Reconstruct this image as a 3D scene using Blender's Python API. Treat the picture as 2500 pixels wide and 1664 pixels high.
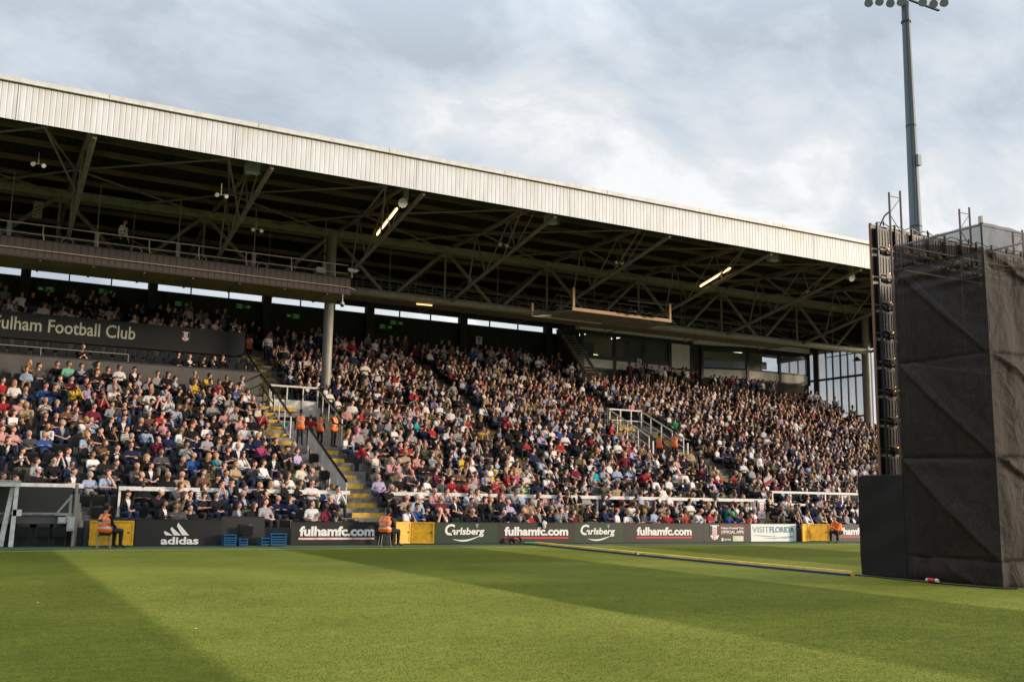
import bpy, bmesh, math, random
import numpy as np
from mathutils import Vector, Matrix, Euler
random.seed(7)
for o in list(bpy.data.objects): bpy.data.objects.remove(o)
S = bpy.context.scene
COL = S.collection
R = math.radians

# ---------------------------------------------------------------- camera, world, sun, exposure
PITCH, ROLL, YAW = 0.1575447, -0.01724835, 1.07590852   # X runs along the stand, Y into it
cam = bpy.data.objects.new('camera', bpy.data.cameras.new('camera'))
COL.objects.link(cam); S.camera = cam
rv = Vector((math.sin(YAW), -math.cos(YAW), 0)); fh = Vector((math.cos(YAW), math.sin(YAW), 0)); zv = Vector((0, 0, 1))
fw = fh*math.cos(PITCH)+zv*math.sin(PITCH); up = zv*math.cos(PITCH)-fh*math.sin(PITCH)
cr = rv*math.cos(ROLL)-up*math.sin(ROLL); cu = rv*math.sin(ROLL)+up*math.cos(ROLL)
M = Matrix((cr, cu, -fw)).transposed().to_4x4(); M.translation = Vector((0, 0, 1.8)); cam.matrix_world = M
cam.data.sensor_width = 36; cam.data.lens = 34.99; cam.data.clip_end = 3000; cam.data.clip_start = .1
SUN_AZ, SUN_EL = 56, 10.5       # azimuth measured from -Y towards +X
sd = Vector((math.sin(R(SUN_AZ))*math.cos(R(SUN_EL)), -math.cos(R(SUN_AZ))*math.cos(R(SUN_EL)), math.sin(R(SUN_EL))))
sl = bpy.data.lights.new('sun', 'SUN'); sl.energy = 3.4; sl.angle = R(8.5); sl.color = (1, .80, .60)
so = bpy.data.objects.new('sun', sl); COL.objects.link(so); so.rotation_euler = sd.to_track_quat('Z', 'Y').to_euler(); so.location = sd*60
W = bpy.data.worlds.new('World'); S.world = W; W.use_nodes = True
nt = W.node_tree; nt.nodes.clear(); N = nt.nodes.new; L = nt.links.new
out = N('ShaderNodeOutputWorld'); bg = N('ShaderNodeBackground'); L(bg.outputs[0], out.inputs[0]); bg.inputs[1].default_value = 1.0
sky = N('ShaderNodeTexSky'); sky.sky_type = 'NISHITA'; sky.sun_disc = False; sky.sun_elevation = R(SUN_EL)
sky.sun_rotation = math.atan2(sd.x, sd.y)
skm = N('ShaderNodeMix'); skm.data_type = 'RGBA'; skm.blend_type = 'MULTIPLY'; skm.inputs[0].default_value = 1
L(sky.outputs[0], skm.inputs[6]); skm.inputs[7].default_value = (.12, .12, .12, 1)
tc = N('ShaderNodeTexCoord'); sx = N('ShaderNodeSeparateXYZ'); L(tc.outputs['Generated'], sx.inputs[0])
def mth(op, a, b=None, c=None):
    n = N('ShaderNodeMath'); n.operation = op
    for i, v in enumerate((a, b, c)):
        if v is None: continue
        if isinstance(v, (int, float)): n.inputs[i].default_value = v
        else: L(v, n.inputs[i])
    return n.outputs[0]
zc = mth('MAXIMUM', sx.outputs[2], 0.0); den = mth('ADD', zc, 0.42)
cx_ = mth('DIVIDE', sx.outputs[0], den); cy_ = mth('DIVIDE', sx.outputs[1], den)
cv = N('ShaderNodeCombineXYZ'); L(cx_, cv.inputs[0]); L(cy_, cv.inputs[1])
mp = N('ShaderNodeMapping'); L(cv.outputs[0], mp.inputs[0]); mp.inputs['Rotation'].default_value = (0, 0, R(-25)); mp.inputs['Scale'].default_value = (1.15, 1.6, 1); mp.inputs['Location'].default_value = (3.1, 1.7, 0)
n1 = N('ShaderNodeTexNoise'); L(mp.outputs[0], n1.inputs[0]); n1.inputs['Scale'].default_value = 1.0; n1.inputs['Detail'].default_value = 7; n1.inputs['Roughness'].default_value = .5; n1.inputs['Distortion'].default_value = .25
n2 = N('ShaderNodeTexNoise'); L(mp.outputs[0], n2.inputs[0]); n2.inputs['Scale'].default_value = 3.6; n2.inputs['Detail'].default_value = 6; n2.inputs['Roughness'].default_value = .62; n2.inputs['Distortion'].default_value = .35
# clouds are thinner and brighter towards +X (the west side the evening light comes from)
side = mth('MULTIPLY_ADD', cx_, .22, -.12)
f = mth('MULTIPLY_ADD', mth('ADD', mth('MULTIPLY', n1.outputs[0], .55), mth('MULTIPLY', n2.outputs[0], .45)), 2.7, -.84); f = mth('ADD', f, side)
rp = N('ShaderNodeValToRGB'); L(f, rp.inputs[0])
e = rp.color_ramp.elements; e[0].position = .30; e[0].color = (.42, .475, .54, 1); e[1].position = .80; e[1].color = (.80, .81, .82, 1)
for p, c in ((.42, (.495, .555, .62, 1)), (.53, (.565, .615, .67, 1)), (.66, (.65, .675, .70, 1))): q = e.new(p); q.color = c
zen = mth('MULTIPLY_ADD', mth('POWER', mth('MAXIMUM', mth('SUBTRACT', zc, .42), 0.0), 1.0), 3.6, 1.0)
cm = N('ShaderNodeMix'); cm.data_type = 'RGBA'; cm.blend_type = 'MULTIPLY'; cm.inputs[0].default_value = 1
zz = N('ShaderNodeCombineColor'); L(zen, zz.inputs[0]); L(zen, zz.inputs[1]); L(zen, zz.inputs[2]); L(rp.outputs[0], cm.inputs[6]); L(zz.outputs[0], cm.inputs[7])
mx = N('ShaderNodeMix'); mx.data_type = 'RGBA'; mx.inputs[0].default_value = .94; L(skm.outputs[2], mx.inputs[6]); L(cm.outputs[2], mx.inputs[7])
L(mx.outputs[2], bg.inputs[0])
S.view_settings.view_transform = 'Standard'; S.view_settings.look = 'None'; S.view_settings.exposure = 0.32; S.view_settings.gamma = 1
S.render.engine = 'CYCLES'

# ---------------------------------------------------------------- helpers
MATS = {}
def mat(name, col, rough=.7, metal=0, noise=0, nscale=6, bump=0, bscale=60, emit=0, alpha=1, spec=.4, col2=None, stretch=(1, 1, 1)):
    if name in MATS: return MATS[name]
    m = bpy.data.materials.new(name); m.use_nodes = True; t = m.node_tree; b = t.nodes['Principled BSDF']
    b.inputs['Base Color'].default_value = (*col, 1); b.inputs['Roughness'].default_value = rough; b.inputs['Metallic'].default_value = metal
    b.inputs['Specular IOR Level'].default_value = spec
    if noise or bump:
        c = t.nodes.new('ShaderNodeTexCoord'); mpg = t.nodes.new('ShaderNodeMapping'); t.links.new(c.outputs['Object'], mpg.inputs[0]); mpg.inputs['Scale'].default_value = stretch
    if noise:
        n = t.nodes.new('ShaderNodeTexNoise'); n.inputs['Scale'].default_value = nscale; n.inputs['Detail'].default_value = 5; n.inputs['Roughness'].default_value = .65
        t.links.new(mpg.outputs[0], n.inputs[0])
        r = t.nodes.new('ShaderNodeValToRGB'); r.color_ramp.elements[0].position = .3; r.color_ramp.elements[1].position = .7
        c2 = col2 or tuple(v*(1-noise) for v in col); r.color_ramp.elements[0].color = (*c2, 1); r.color_ramp.elements[1].color = (*[min(1, v*(1+noise*.5)) for v in col], 1)
        t.links.new(n.outputs[0], r.inputs[0]); t.links.new(r.outputs[0], b.inputs['Base Color'])
    if bump:
        n = t.nodes.new('ShaderNodeTexNoise'); n.inputs['Scale'].default_value = bscale; n.inputs['Detail'].default_value = 3; t.links.new(mpg.outputs[0], n.inputs[0])
        bp = t.nodes.new('ShaderNodeBump'); bp.inputs['Strength'].default_value = bump; bp.inputs['Distance'].default_value = .02; t.links.new(n.outputs[0], bp.inputs['Height']); t.links.new(bp.outputs[0], b.inputs['Normal'])
    if emit: b.inputs['Emission Color'].default_value = (*col, 1); b.inputs['Emission Strength'].default_value = emit
    if alpha < 1: b.inputs['Alpha'].default_value = alpha
    MATS[name] = m; return m

def streaks(m, amt=.35, sc=(2.2, 2.2, .25), joint=None):
    """rain streaks and panel joints multiplied into a material's colour"""
    t = m.node_tree; b = t.nodes['Principled BSDF']; src = b.inputs['Base Color'].links[0].from_socket if b.inputs['Base Color'].links else None
    c = t.nodes.new('ShaderNodeNewGeometry'); mp_ = t.nodes.new('ShaderNodeMapping'); mp_.inputs['Scale'].default_value = sc; t.links.new(c.outputs['Position'], mp_.inputs[0])
    n = t.nodes.new('ShaderNodeTexNoise'); n.inputs['Scale'].default_value = 2.2; n.inputs['Detail'].default_value = 6; t.links.new(mp_.outputs[0], n.inputs[0])
    r = t.nodes.new('ShaderNodeValToRGB'); r.color_ramp.elements[0].position = .35; r.color_ramp.elements[1].position = .62; v = 1-amt; r.color_ramp.elements[0].color = (v, v*.97, v*.92, 1); r.color_ramp.elements[1].color = (1, 1, 1, 1); t.links.new(n.outputs[0], r.inputs[0])
    x = t.nodes.new('ShaderNodeMix'); x.data_type = 'RGBA'; x.blend_type = 'MULTIPLY'; x.inputs[0].default_value = 1; t.links.new(r.outputs[0], x.inputs[7])
    if src: t.links.new(src, x.inputs[6])
    else: x.inputs[6].default_value = b.inputs['Base Color'].default_value
    t.links.new(x.outputs[2], b.inputs['Base Color'])

class MB:
    def __init__(s): s.v = []; s.f = []; s.mi = []; s.cur = 0
    def add(s, vs, fs):
        o = len(s.v); s.v += [tuple(p) for p in vs]; s.f += [tuple(i+o for i in q) for q in fs]; s.mi += [s.cur]*len(fs); return s
    def box(s, a, b):
        x0, y0, z0 = [min(a[i], b[i]) for i in range(3)]; x1, y1, z1 = [max(a[i], b[i]) for i in range(3)]
        return s.add([(x0,y0,z0),(x1,y0,z0),(x1,y1,z0),(x0,y1,z0),(x0,y0,z1),(x1,y0,z1),(x1,y1,z1),(x0,y1,z1)],
                     [(0,3,2,1),(4,5,6,7),(0,1,5,4),(1,2,6,5),(2,3,7,6),(3,0,4,7)])
    def hexa(s, p): return s.add(p, [(0,3,2,1),(4,5,6,7),(0,1,5,4),(1,2,6,5),(2,3,7,6),(3,0,4,7)])
    def tube(s, a, b, r, r2=None, n=8, cap=True):
        a = Vector(a); b = Vector(b); r2 = r if r2 is None else r2; d = (b-a).normalized()
        u = d.orthogonal().normalized(); w = d.cross(u)
        vs = [a+(u*math.cos(t)+w*math.sin(t))*r for t in [2*math.pi*i/n for i in range(n)]]+[b+(u*math.cos(t)+w*math.sin(t))*r2 for t in [2*math.pi*i/n for i in range(n)]]
        fs = [(i, (i+1) % n, n+(i+1) % n, n+i) for i in range(n)]
        if cap: fs += [tuple(range(n))[::-1], tuple(range(n, 2*n))]
        return s.add(vs, fs)
    def bar(s, a, b, w, h):      # rectangular bar, w across, h up
        a = Vector(a); b = Vector(b); d = (b-a).normalized(); sd_ = d.cross(Vector((0,0,1)))
        if sd_.length < .01: sd_ = Vector((1,0,0))
        sd_.normalize(); u = sd_.cross(d)
        p = [c+sd_*i*w/2+u*j*h/2 for c in (a, b) for i, j in ((-1,-1),(1,-1),(1,1),(-1,1))]
        return s.add(p, [(0,1,2,3),(7,6,5,4),(0,4,5,1),(1,5,6,2),(2,6,7,3),(3,7,4,0)])
    def path(s, pts, r, n=6):
        for a, b in zip(pts, pts[1:]): s.tube(a, b, r, n=n)
        return s
    def prism(s, poly, y0, y1):  # poly in (x,z), extruded along y
        n = len(poly); vs = [(x, y0, z) for x, z in poly]+[(x, y1, z) for x, z in poly]
        return s.add(vs, [tuple(range(n)), tuple(range(n, 2*n))[::-1]]+[(i, n+i, n+(i+1) % n, (i+1) % n) for i in range(n)])
    def build(s, name, mats, parent=None, smooth=False, bevel=0):
        me = bpy.data.meshes.new(name); me.from_pydata(s.v, [], s.f)
        for m in (mats if isinstance(mats, (list, tuple)) else [mats]): me.materials.append(m)
        if any(s.mi): me.polygons.foreach_set('material_index', s.mi)
        if smooth: me.polygons.foreach_set('use_smooth', [True]*len(me.polygons)); me.set_sharp_from_angle(angle=R(40))
        bm = bmesh.new(); bm.from_mesh(me); bmesh.ops.recalc_face_normals(bm, faces=bm.faces); bm.to_mesh(me); bm.free()
        o = bpy.data.objects.new(name, me); COL.objects.link(o)
        if parent:
            o.parent = parent; o.matrix_parent_inverse = Matrix.Translation(-parent.location) if parent.rotation_euler.z == 0 else parent.matrix_basis.inverted()
        if bevel:
            md = o.modifiers.new('bevel', 'BEVEL'); md.width = bevel; md.segments = 2; md.limit_method = 'ANGLE'
        return o
def tag(o, label=None, cat=None, group=None, kind=None):
    if label: o['label'] = label
    if cat: o['category'] = cat
    if group: o['group'] = group
    if kind: o['kind'] = kind
    return o
def thing(name, label, cat, loc, group=None, rz=0):
    o = bpy.data.objects.new(name, None); COL.objects.link(o); o.location = loc; o.rotation_euler = (0, 0, rz); o.empty_display_size = .2
    return tag(o, label, cat, group)
def B(*a): return MB().box(*a)
def text(name, body, x0, x1, z0, z1, y, m, parent, bold=0, shear=0, depth=.006, label=None):
    """lettering on a -Y facing surface, fitted into x0..x1, z0..z1"""
    cu_ = bpy.data.curves.new(name, 'FONT'); cu_.body = body; cu_.extrude = .01; cu_.offset = bold; cu_.shear = shear; cu_.size = 1; cu_.resolution_u = 3
    to = bpy.data.objects.new(name, cu_); COL.objects.link(to); dg = bpy.context.evaluated_depsgraph_get(); me = bpy.data.meshes.new_from_object(to.evaluated_get(dg))
    bpy.data.objects.remove(to); bpy.data.curves.remove(cu_)
    co = np.empty(len(me.vertices)*3); me.vertices.foreach_get('co', co); co = co.reshape(-1, 3)
    mn = co.min(0); mxx = co.max(0)
    nx = x0+(co[:, 0]-mn[0])/(mxx[0]-mn[0])*(x1-x0); nz = z0+(co[:, 1]-mn[1])/(mxx[1]-mn[1])*(z1-z0)
    ny = y-.004-(co[:, 2]-mn[2])/(mxx[2]-mn[2])*depth
    me.vertices.foreach_set('co', np.stack([nx, ny, nz], 1).ravel()); me.materials.clear(); me.materials.append(m); me.update()
    o = bpy.data.objects.new(name, me); COL.objects.link(o)
    if parent: o.parent = parent; o.matrix_parent_inverse = Matrix.Translation(-parent.location)
    return o

# ---------------------------------------------------------------- common materials
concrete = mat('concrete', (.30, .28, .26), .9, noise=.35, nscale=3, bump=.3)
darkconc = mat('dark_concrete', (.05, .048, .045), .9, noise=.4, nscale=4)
steel = mat('olive_painted_steel', (.225, .21, .145), .55, noise=.35, nscale=2.5, bump=.15, bscale=12)
steel_l = mat('pale_olive_steel', (.31, .29, .205), .55, noise=.3, nscale=2.5)
steel_d = mat('dark_steel', (.035, .036, .028), .6, noise=.3, nscale=3)
pillar_m = mat('grey_pillar_paint', (.34, .33, .29), .5, noise=.15, nscale=3)
white_p = mat('white_rail_paint', (.78, .76, .72), .45, noise=.12, nscale=8)
cream_p = mat('cream_panel', (.82, .76, .63), .7, noise=.18, nscale=2)
blackp = mat('black_paint', (.012, .012, .013), .4)
blackpl = mat('black_seat_plastic', (.009, .009, .010), .28, spec=.4)
yellow = mat('yellow_step_paint', (.82, .47, .02), .75, noise=.28, nscale=5, col2=(.33, .22, .07))
gate_y = mat('yellow_gate_paint', (.80, .44, .02), .5, noise=.1, nscale=4, bump=.05)
clad = mat('white_cladding', (.72, .74, .76), .5, noise=.10, nscale=1.4, stretch=(4, 1, .6))
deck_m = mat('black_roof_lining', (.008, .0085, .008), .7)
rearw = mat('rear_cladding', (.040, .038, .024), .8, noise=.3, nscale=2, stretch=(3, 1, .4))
hoard = mat('dark_hoarding', (.017, .0155, .0155), .5, noise=.12, nscale=3)
green_h = mat('green_hoarding', (.014, .036, .016), .5, noise=.12, nscale=3)
letter = mat('white_lettering', (.74, .72, .70), .5)
red_l = mat('red_line', (.55, .03, .04), .5)
streaks(clad, .10, (1.2, 1, .18)); streaks(hoard, .25, (1, 1, 2)); streaks(green_h, .2, (1, 1, 2)); streaks(gate_y, .22, (3, 3, 3)); streaks(white_p, .25, (3, 3, 3)); streaks(concrete, .4, (2, 2, 2)); streaks(pillar_m, .25, (3, 3, .3))

# ---------------------------------------------------------------- ground
gm = bpy.data.materials.new('grass_surface'); gm.use_nodes = True; t = gm.node_tree; b = t.nodes['Principled BSDF']; b.inputs['Roughness'].default_value = .85; b.inputs['Specular IOR Level'].default_value = .12
tn = t.nodes.new; tl = t.links.new
g = tn('ShaderNodeNewGeometry'); s = tn('ShaderNodeSeparateXYZ'); tl(g.outputs['Position'], s.inputs[0])
def gm_(op, a, b2=None, c=None):
    n = tn('ShaderNodeMath'); n.operation = op
    for i, v in enumerate((a, b2, c)):
        if v is None: continue
        if isinstance(v, (int, float)): n.inputs[i].default_value = v
        else: tl(v, n.inputs[i])
    return n.outputs[0]
def gnoise(scale, detail, stretch=(1, 1, 1)):
    n = tn('ShaderNodeTexNoise'); m_ = tn('ShaderNodeMapping'); tl(g.outputs['Position'], m_.inputs[0]); m_.inputs['Scale'].default_value = stretch
    tl(m_.outputs[0], n.inputs[0]); n.inputs['Scale'].default_value = scale; n.inputs['Detail'].default_value = detail; n.inputs['Roughness'].default_value = .6; return n.outputs[0]
wob = gm_('MULTIPLY', gm_('SUBTRACT', gnoise(1.6, 4), .5), .22)
xs = gm_('SINE', gm_('MULTIPLY', gm_('ADD', gm_('SUBTRACT', s.outputs[0], 2.56), wob), math.pi/7.06))    # mown bands across the pitch
ys = gm_('SINE', gm_('MULTIPLY', gm_('ADD', gm_('SUBTRACT', s.outputs[1], 13.3), wob), math.pi/6.2))     # and along it
def sharp(v, k): return gm_('MULTIPLY_ADD', gm_('MINIMUM', gm_('MAXIMUM', gm_('MULTIPLY', v, k), -1.0), 1.0), .5, .5)
xb = sharp(xs, 18); yb = sharp(ys, 3.5)
val = gm_('ADD', gm_('MULTIPLY', xb, .29), gm_('MULTIPLY', gm_('MULTIPLY', gm_('SUBTRACT', 1.0, yb), gm_('GREATER_THAN', gm_('ADD', s.outputs[0], wob), 9.62)), .13))
val = gm_('ADD', val, gm_('MULTIPLY', gm_('LESS_THAN', gm_('ADD', s.outputs[0], wob), 9.62), .08))
blo = gnoise(.35, 5); fine = gnoise(34, 5); mid = gnoise(3.2, 6, (1, 1.6, 1))
val = gm_('ADD', val, gm_('MULTIPLY', gm_('SUBTRACT', blo, .5), .55))
val = gm_('ADD', val, gm_('MULTIPLY', gm_('SUBTRACT', mid, .5), .55))
val = gm_('ADD', val, gm_('MULTIPLY', gm_('SUBTRACT', fine, .5), 1.3))
val = gm_('ADD', val, gm_('MULTIPLY', gm_('SUBTRACT', gnoise(11, 5, (1, 1.5, 1)), .5), .7))
r = tn('ShaderNodeValToRGB'); tl(val, r.inputs[0]); e = r.color_ramp.elements
e[0].position = -0.0; e[0].color = (.064, .078, .004, 1); e[1].position = 1; e[1].color = (.38, .36, .105, 1)
for p, c in ((.22, (.118, .132, .013, 1)), (.48, (.196, .202, .028, 1)), (.74, (.285, .276, .064, 1))): q = e.new(p); q.color = c
tl(r.outputs[0], b.inputs['Base Color'])
bp = tn('ShaderNodeBump'); bp.inputs['Strength'].default_value = .55; bp.inputs['Distance'].default_value = .02; tl(gnoise(70, 4), bp.inputs['Height']); tl(bp.outputs[0], b.inputs['Normal'])
ground_m = mat('outer_ground', (.10, .10, .09), .95, noise=.3, nscale=.3)
o = MB().add([(-900,-900,-.03),(900,-900,-.03),(900,900,-.03),(-900,900,-.03)], [(0,1,2,3)]).build('ground', ground_m); tag(o, kind='structure')
o = MB().add([(-50,-45,0),(75,-45,0),(75,35.0,0),(-50,35.0,0)], [(0,1,2,3)]).build('pitch', gm); tag(o, kind='structure')
track = mat('green_astro', (.060, .105, .050), .95, noise=.3, nscale=12)
o = MB().add([(-50,34.985,.003),(75,34.985,.003),(75,37.3,.003),(-50,37.3,.003)], [(0,1,2,3)]).build('pitch_surround', track); tag(o, kind='structure')
# touchline: worn paint
wl = mat('worn_line_paint', (.62, .64, .55), .8, noise=.6, nscale=9, col2=(.16, .22, .08), stretch=(1, 4, 1))
o = MB().add([(-50,33.84,.006),(75,33.84,.006),(75,33.95,.006),(-50,33.95,.006)], [(0,1,2,3)]).build('touchline', wl); tag(o, kind='structure')
# grass blades in the near field and along the edge of the surround
blade_m = mat('grass_blade', (.12, .15, .015), .9, noise=.5, nscale=.8, spec=.05)
rng = np.random.default_rng(3)
nb = 160000
d = 7.0*np.exp(rng.random(nb)*math.log(22/7.0)); a = YAW*-1+math.pi/2+ (rng.random(nb)-.5)*1.15   # spread in front of the photographer
hd = math.atan2(fh.y, fh.x); ang = hd+(rng.random(nb)-.5)*1.15
px, py = np.cos(ang)*d, np.sin(ang)*d
h = .006+.012*rng.random(nb); th = rng.random(nb)*2*math.pi; wd = .0016+.0006*d*.25; ln = rng.normal(0, .008, (nb, 2))
ux, uy = np.cos(th)*wd, np.sin(th)*wd
V = np.empty((nb, 3, 3)); V[:, 0] = np.stack([px-ux, py-uy, 0*h], 1); V[:, 1] = np.stack([px+ux, py+uy, 0*h], 1); V[:, 2] = np.stack([px+ln[:, 0], py+ln[:, 1], h], 1)
def rawmesh(name, V, F, mi, mats, nper):
    me = bpy.data.meshes.new(name); me.vertices.add(len(V)); me.vertices.foreach_set('co', V.astype(np.float32).ravel())
    me.loops.add(F.size); me.loops.foreach_set('vertex_index', F.astype(np.int32).ravel()); n = F.size//nper; me.polygons.add(n)
    me.polygons.foreach_set('loop_start', np.arange(0, F.size, nper, dtype=np.int32)); me.polygons.foreach_set('loop_total', np.full(n, nper, dtype=np.int32))
    for m in mats: me.materials.append(m)
    if mi is not None: me.polygons.foreach_set('material_index', mi.astype(np.int32))
    me.update(); me.validate(); o = bpy.data.objects.new(name, me); COL.objects.link(o); return o
# ---------------------------------------------------------------- the stand
ST = thing('grandstand', 'long covered football stand with white corrugated roof edge and terraced seating', 'grandstand', (30, 50, 0))
D0, R0 = .88, .396
def rowY(k): return 37.75+D0*k
def flr(k): return .15+R0*k
NR = 27
def skips(k):
    y = rowY(k); s = []
    if 47.0 <= y < 51.3: s.append((13.42, 15.98))
    if 47.2 <= y < 51.3: s.append((34.45, 36.9))
    return s
XL, XR = -14.0, 60.2
m = MB()
for k in range(NR):
    y0 = rowY(k)-.62; y1 = rowY(k)+D0-.62 if k < NR-1 else 63.4; z = flr(k)
    xa = XL
    for a_, b_ in skips(k)+[(XR, XR)]:
        if a_ > xa: m.box((xa, y0, z-1.2 if k else -.2), (a_, y1, z))
        xa = b_
m.build('terrace', concrete, ST)
# aisle steps with yellow noses; x range, first row, last row
AIS = [(12.15, 13.35, 2, 16), (13.95, 15.35, 0, 10), (15.98, 16.9, 11, 15), (13.45, 14.75, 16, 25), (24.55, 25.6, 2, 25), (35.1, 36.3, 0, 10), (36.9, 37.9, 7, 15), (35.0, 36.2, 16, 25), (33.4, 34.4, 11, 15), (58.6, 59.8, 3, 25)]
for x0, x1, k0, k1 in AIS:
    ks = [k for k in range(k0, k1+1) if not any(a_ < (x0+x1)/2 < b_ for a_, b_ in skips(k))]
    fl = MB()
    for k in ks: y0 = rowY(k)-.62; z = flr(k); fl.box((x0, y0-.42, z-R0-.02), (x1, y0-.003, z-R0/2)); fl.box((x0+.02, y0-.46, z-R0-.3), (x1-.02, y0+.3, z-R0-.1))
    for k in ks[:-1]: y0 = rowY(k)-.62; fl.bar(((x0+x1)/2, y0, flr(k)-.34), ((x0+x1)/2, y0+D0, flr(k+1)-.34), x1-x0-.1, .1)
    fo = fl.build('stair_flight', concrete, ST)
    for k in ks:
        y0 = rowY(k)-.62; z = flr(k); n_ = MB().box((x0+.01, y0-.428, z-R0+.005), (x1-.01, y0-.423, z-R0/2+.004)).box((x0+.01, y0-.4229, z-R0/2+.001), (x1-.01, y0-.33, z-R0/2+.005)).build('step_nosing', yellow)
        n_.parent = fo; n_.matrix_parent_inverse = fo.matrix_world.inverted() if False else Matrix.Identity(4)
# pillars
for i, x in enumerate((-25.2, 16.95, 59.2)):
    p = MB().tube((x, 53, flr(16)-.5 if x < 50 else 5.2), (x, 53, 13.2), .275, n=20); p.tube((x, 53, 13.15), (x, 53, 16.4), .27, n=20)
    p.build('pillar', pillar_m, ST, smooth=True)
# chords
NX = [16.95+7.04*k for k in range(-6, 7)]
MB().tube((XL-12, 53, 13.33), (59.2, 53, 13.33), .235, n=16).build('lower_chord', steel_l, ST, smooth=True)
MB().box((XL-12, 52.84, 16.24), (60.4, 53.16, 16.62)).box((XL-12, 52.80, 16.625), (60.4, 53.2, 16.66)).build('upper_chord', steel_l, ST)
for i, x in enumerate(NX):
    if x > 59.3 or x < -8: continue
    if abs(x-16.95) > .1 and abs(x-59.2) > .1: MB().tube((x, 53, 13.2), (x, 53, 16.3), .075, n=8).build('truss_post', steel, ST, smooth=True)
    if x+3.52 < 59.2:
        MB().tube((x+.12, 53, 16.3), (x+3.3, 53, 13.3), .115, n=10).build('truss_diagonal', steel, ST, smooth=True)
        MB().tube((x+6.92, 53, 16.3), (x+3.74, 53, 13.3), .115, n=10).build('truss_diagonal', steel, ST, smooth=True)
        MB().tube((x+3.52, 52.95, 13.3), (x+3.52, 52.95, 16.3), .03, n=6).build('hanger_rod', steel, ST)
    # prop from the lower chord out to the roof edge, with its web up to the rafter
    A0 = Vector((x+.35, 53, 13.3)); A1 = Vector((x+.35, 40.85, 15.62))
    MB().tube(A0, A1, .108, n=10).build('roof_prop', steel, ST, smooth=True)
    w = MB(); P = lambda t_: A0.lerp(A1, t_)
    tp = lambda y: Vector((x+.35, y, 16.62))
    w.tube(P(.2), tp(49.6), .045).tube(P(.38), tp(49.6), .045).tube(P(.38), tp(45.6), .045).tube(P(.66), tp(45.6), .045).tube(P(.66), tp(42.6), .04)
    w.build('prop_web', steel, ST)
    MB().box((x+.27, 40.9, 16.55), (x+.43, 52.8, 16.75)).build('rafter', steel, ST)
    MB().bar((x+.35, 53.2, 16.6), (x+.35, 63, 14.95), .14, .2).build('rafter', steel, ST)
    g_ = MB()    # slender bracing in the plane of the roof and down to the chord
    n_ = Vector((x-1.45, 41.0, 15.72)); q_ = Vector((x+.3, 48.8, 16.55))
    g_.tube(n_, q_, .05).tube(n_, P(.55), .045).tube((x+6.9-1.2, 41.1, 15.75), q_, .05).tube(q_, (x+6.9, 52.9, 16.45), .055).tube(q_, (x-3.2, 52.9, 16.5), .05)
    g_.tube((x+3.5, 52.9, 16.5), (x+7.3, 48.8, 16.5), .04).tube((x+3.5, 57.5, 15.8), (x, 53.1, 13.5), .045).tube((x+3.5, 57.5, 15.8), (x+7, 53.1, 13.5), .045).tube((x+.35, 57.5, 15.8), (x+.35, 53.1, 13.4), .04).tube((x+.35, 57.5, 15.8), (x+.35, 57.5, 13.4), .03).tube((x+.35, 57.5, 13.4), (x+.35, 53.1, 13.4), .04)
    g_.build('roof_bracing', steel, ST)
# roof deck: corrugated lining, purlins
def corr(x0, x1, pitch, depth, f0, f1, prof=((0, 0), (.36, 0), (.5, 1), (.86, 1))):   # corrugated sheet between two edge functions x->point
    m = MB(); n = int((x1-x0)/pitch); vs = []
    for i in range(n):
        for fx, dd in prof:
            x = x0+(i+fx)*pitch; vs.append((x, dd*depth))
    k = len(vs); V = [f0(x, dd) for x, dd in vs]+[f1(x, dd) for x, dd in vs]
    return m.add(V, [(i, i+1, k+i+1, k+i) for i in range(k-1)])
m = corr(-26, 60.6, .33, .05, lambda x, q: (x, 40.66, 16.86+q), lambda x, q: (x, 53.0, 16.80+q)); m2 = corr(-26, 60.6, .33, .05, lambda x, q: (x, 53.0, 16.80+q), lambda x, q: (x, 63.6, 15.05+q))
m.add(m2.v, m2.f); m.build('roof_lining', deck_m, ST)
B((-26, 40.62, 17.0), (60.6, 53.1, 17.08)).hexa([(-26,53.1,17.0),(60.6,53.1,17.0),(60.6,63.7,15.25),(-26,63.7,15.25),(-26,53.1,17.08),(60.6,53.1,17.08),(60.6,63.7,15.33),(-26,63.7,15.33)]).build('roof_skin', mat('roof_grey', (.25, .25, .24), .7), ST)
purlin_m = mat('purlin_paint', (.17, .13, .085), .7, noise=.5, nscale=1.5, stretch=(.4, 1, 1))
for y in (42.6, 44.4, 46.3, 48.85, 51.25): B((-26, y-.06, 16.60), (60.4, y+.06, 16.84)).build('purlin', purlin_m, ST)
for y in (54.9, 57.0, 59.1, 61.2): z = 16.8-(y-53)*.165; B((-26, y-.06, z-.26), (60.4, y+.06, z-.02)).build('purlin', purlin_m, ST)
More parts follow.
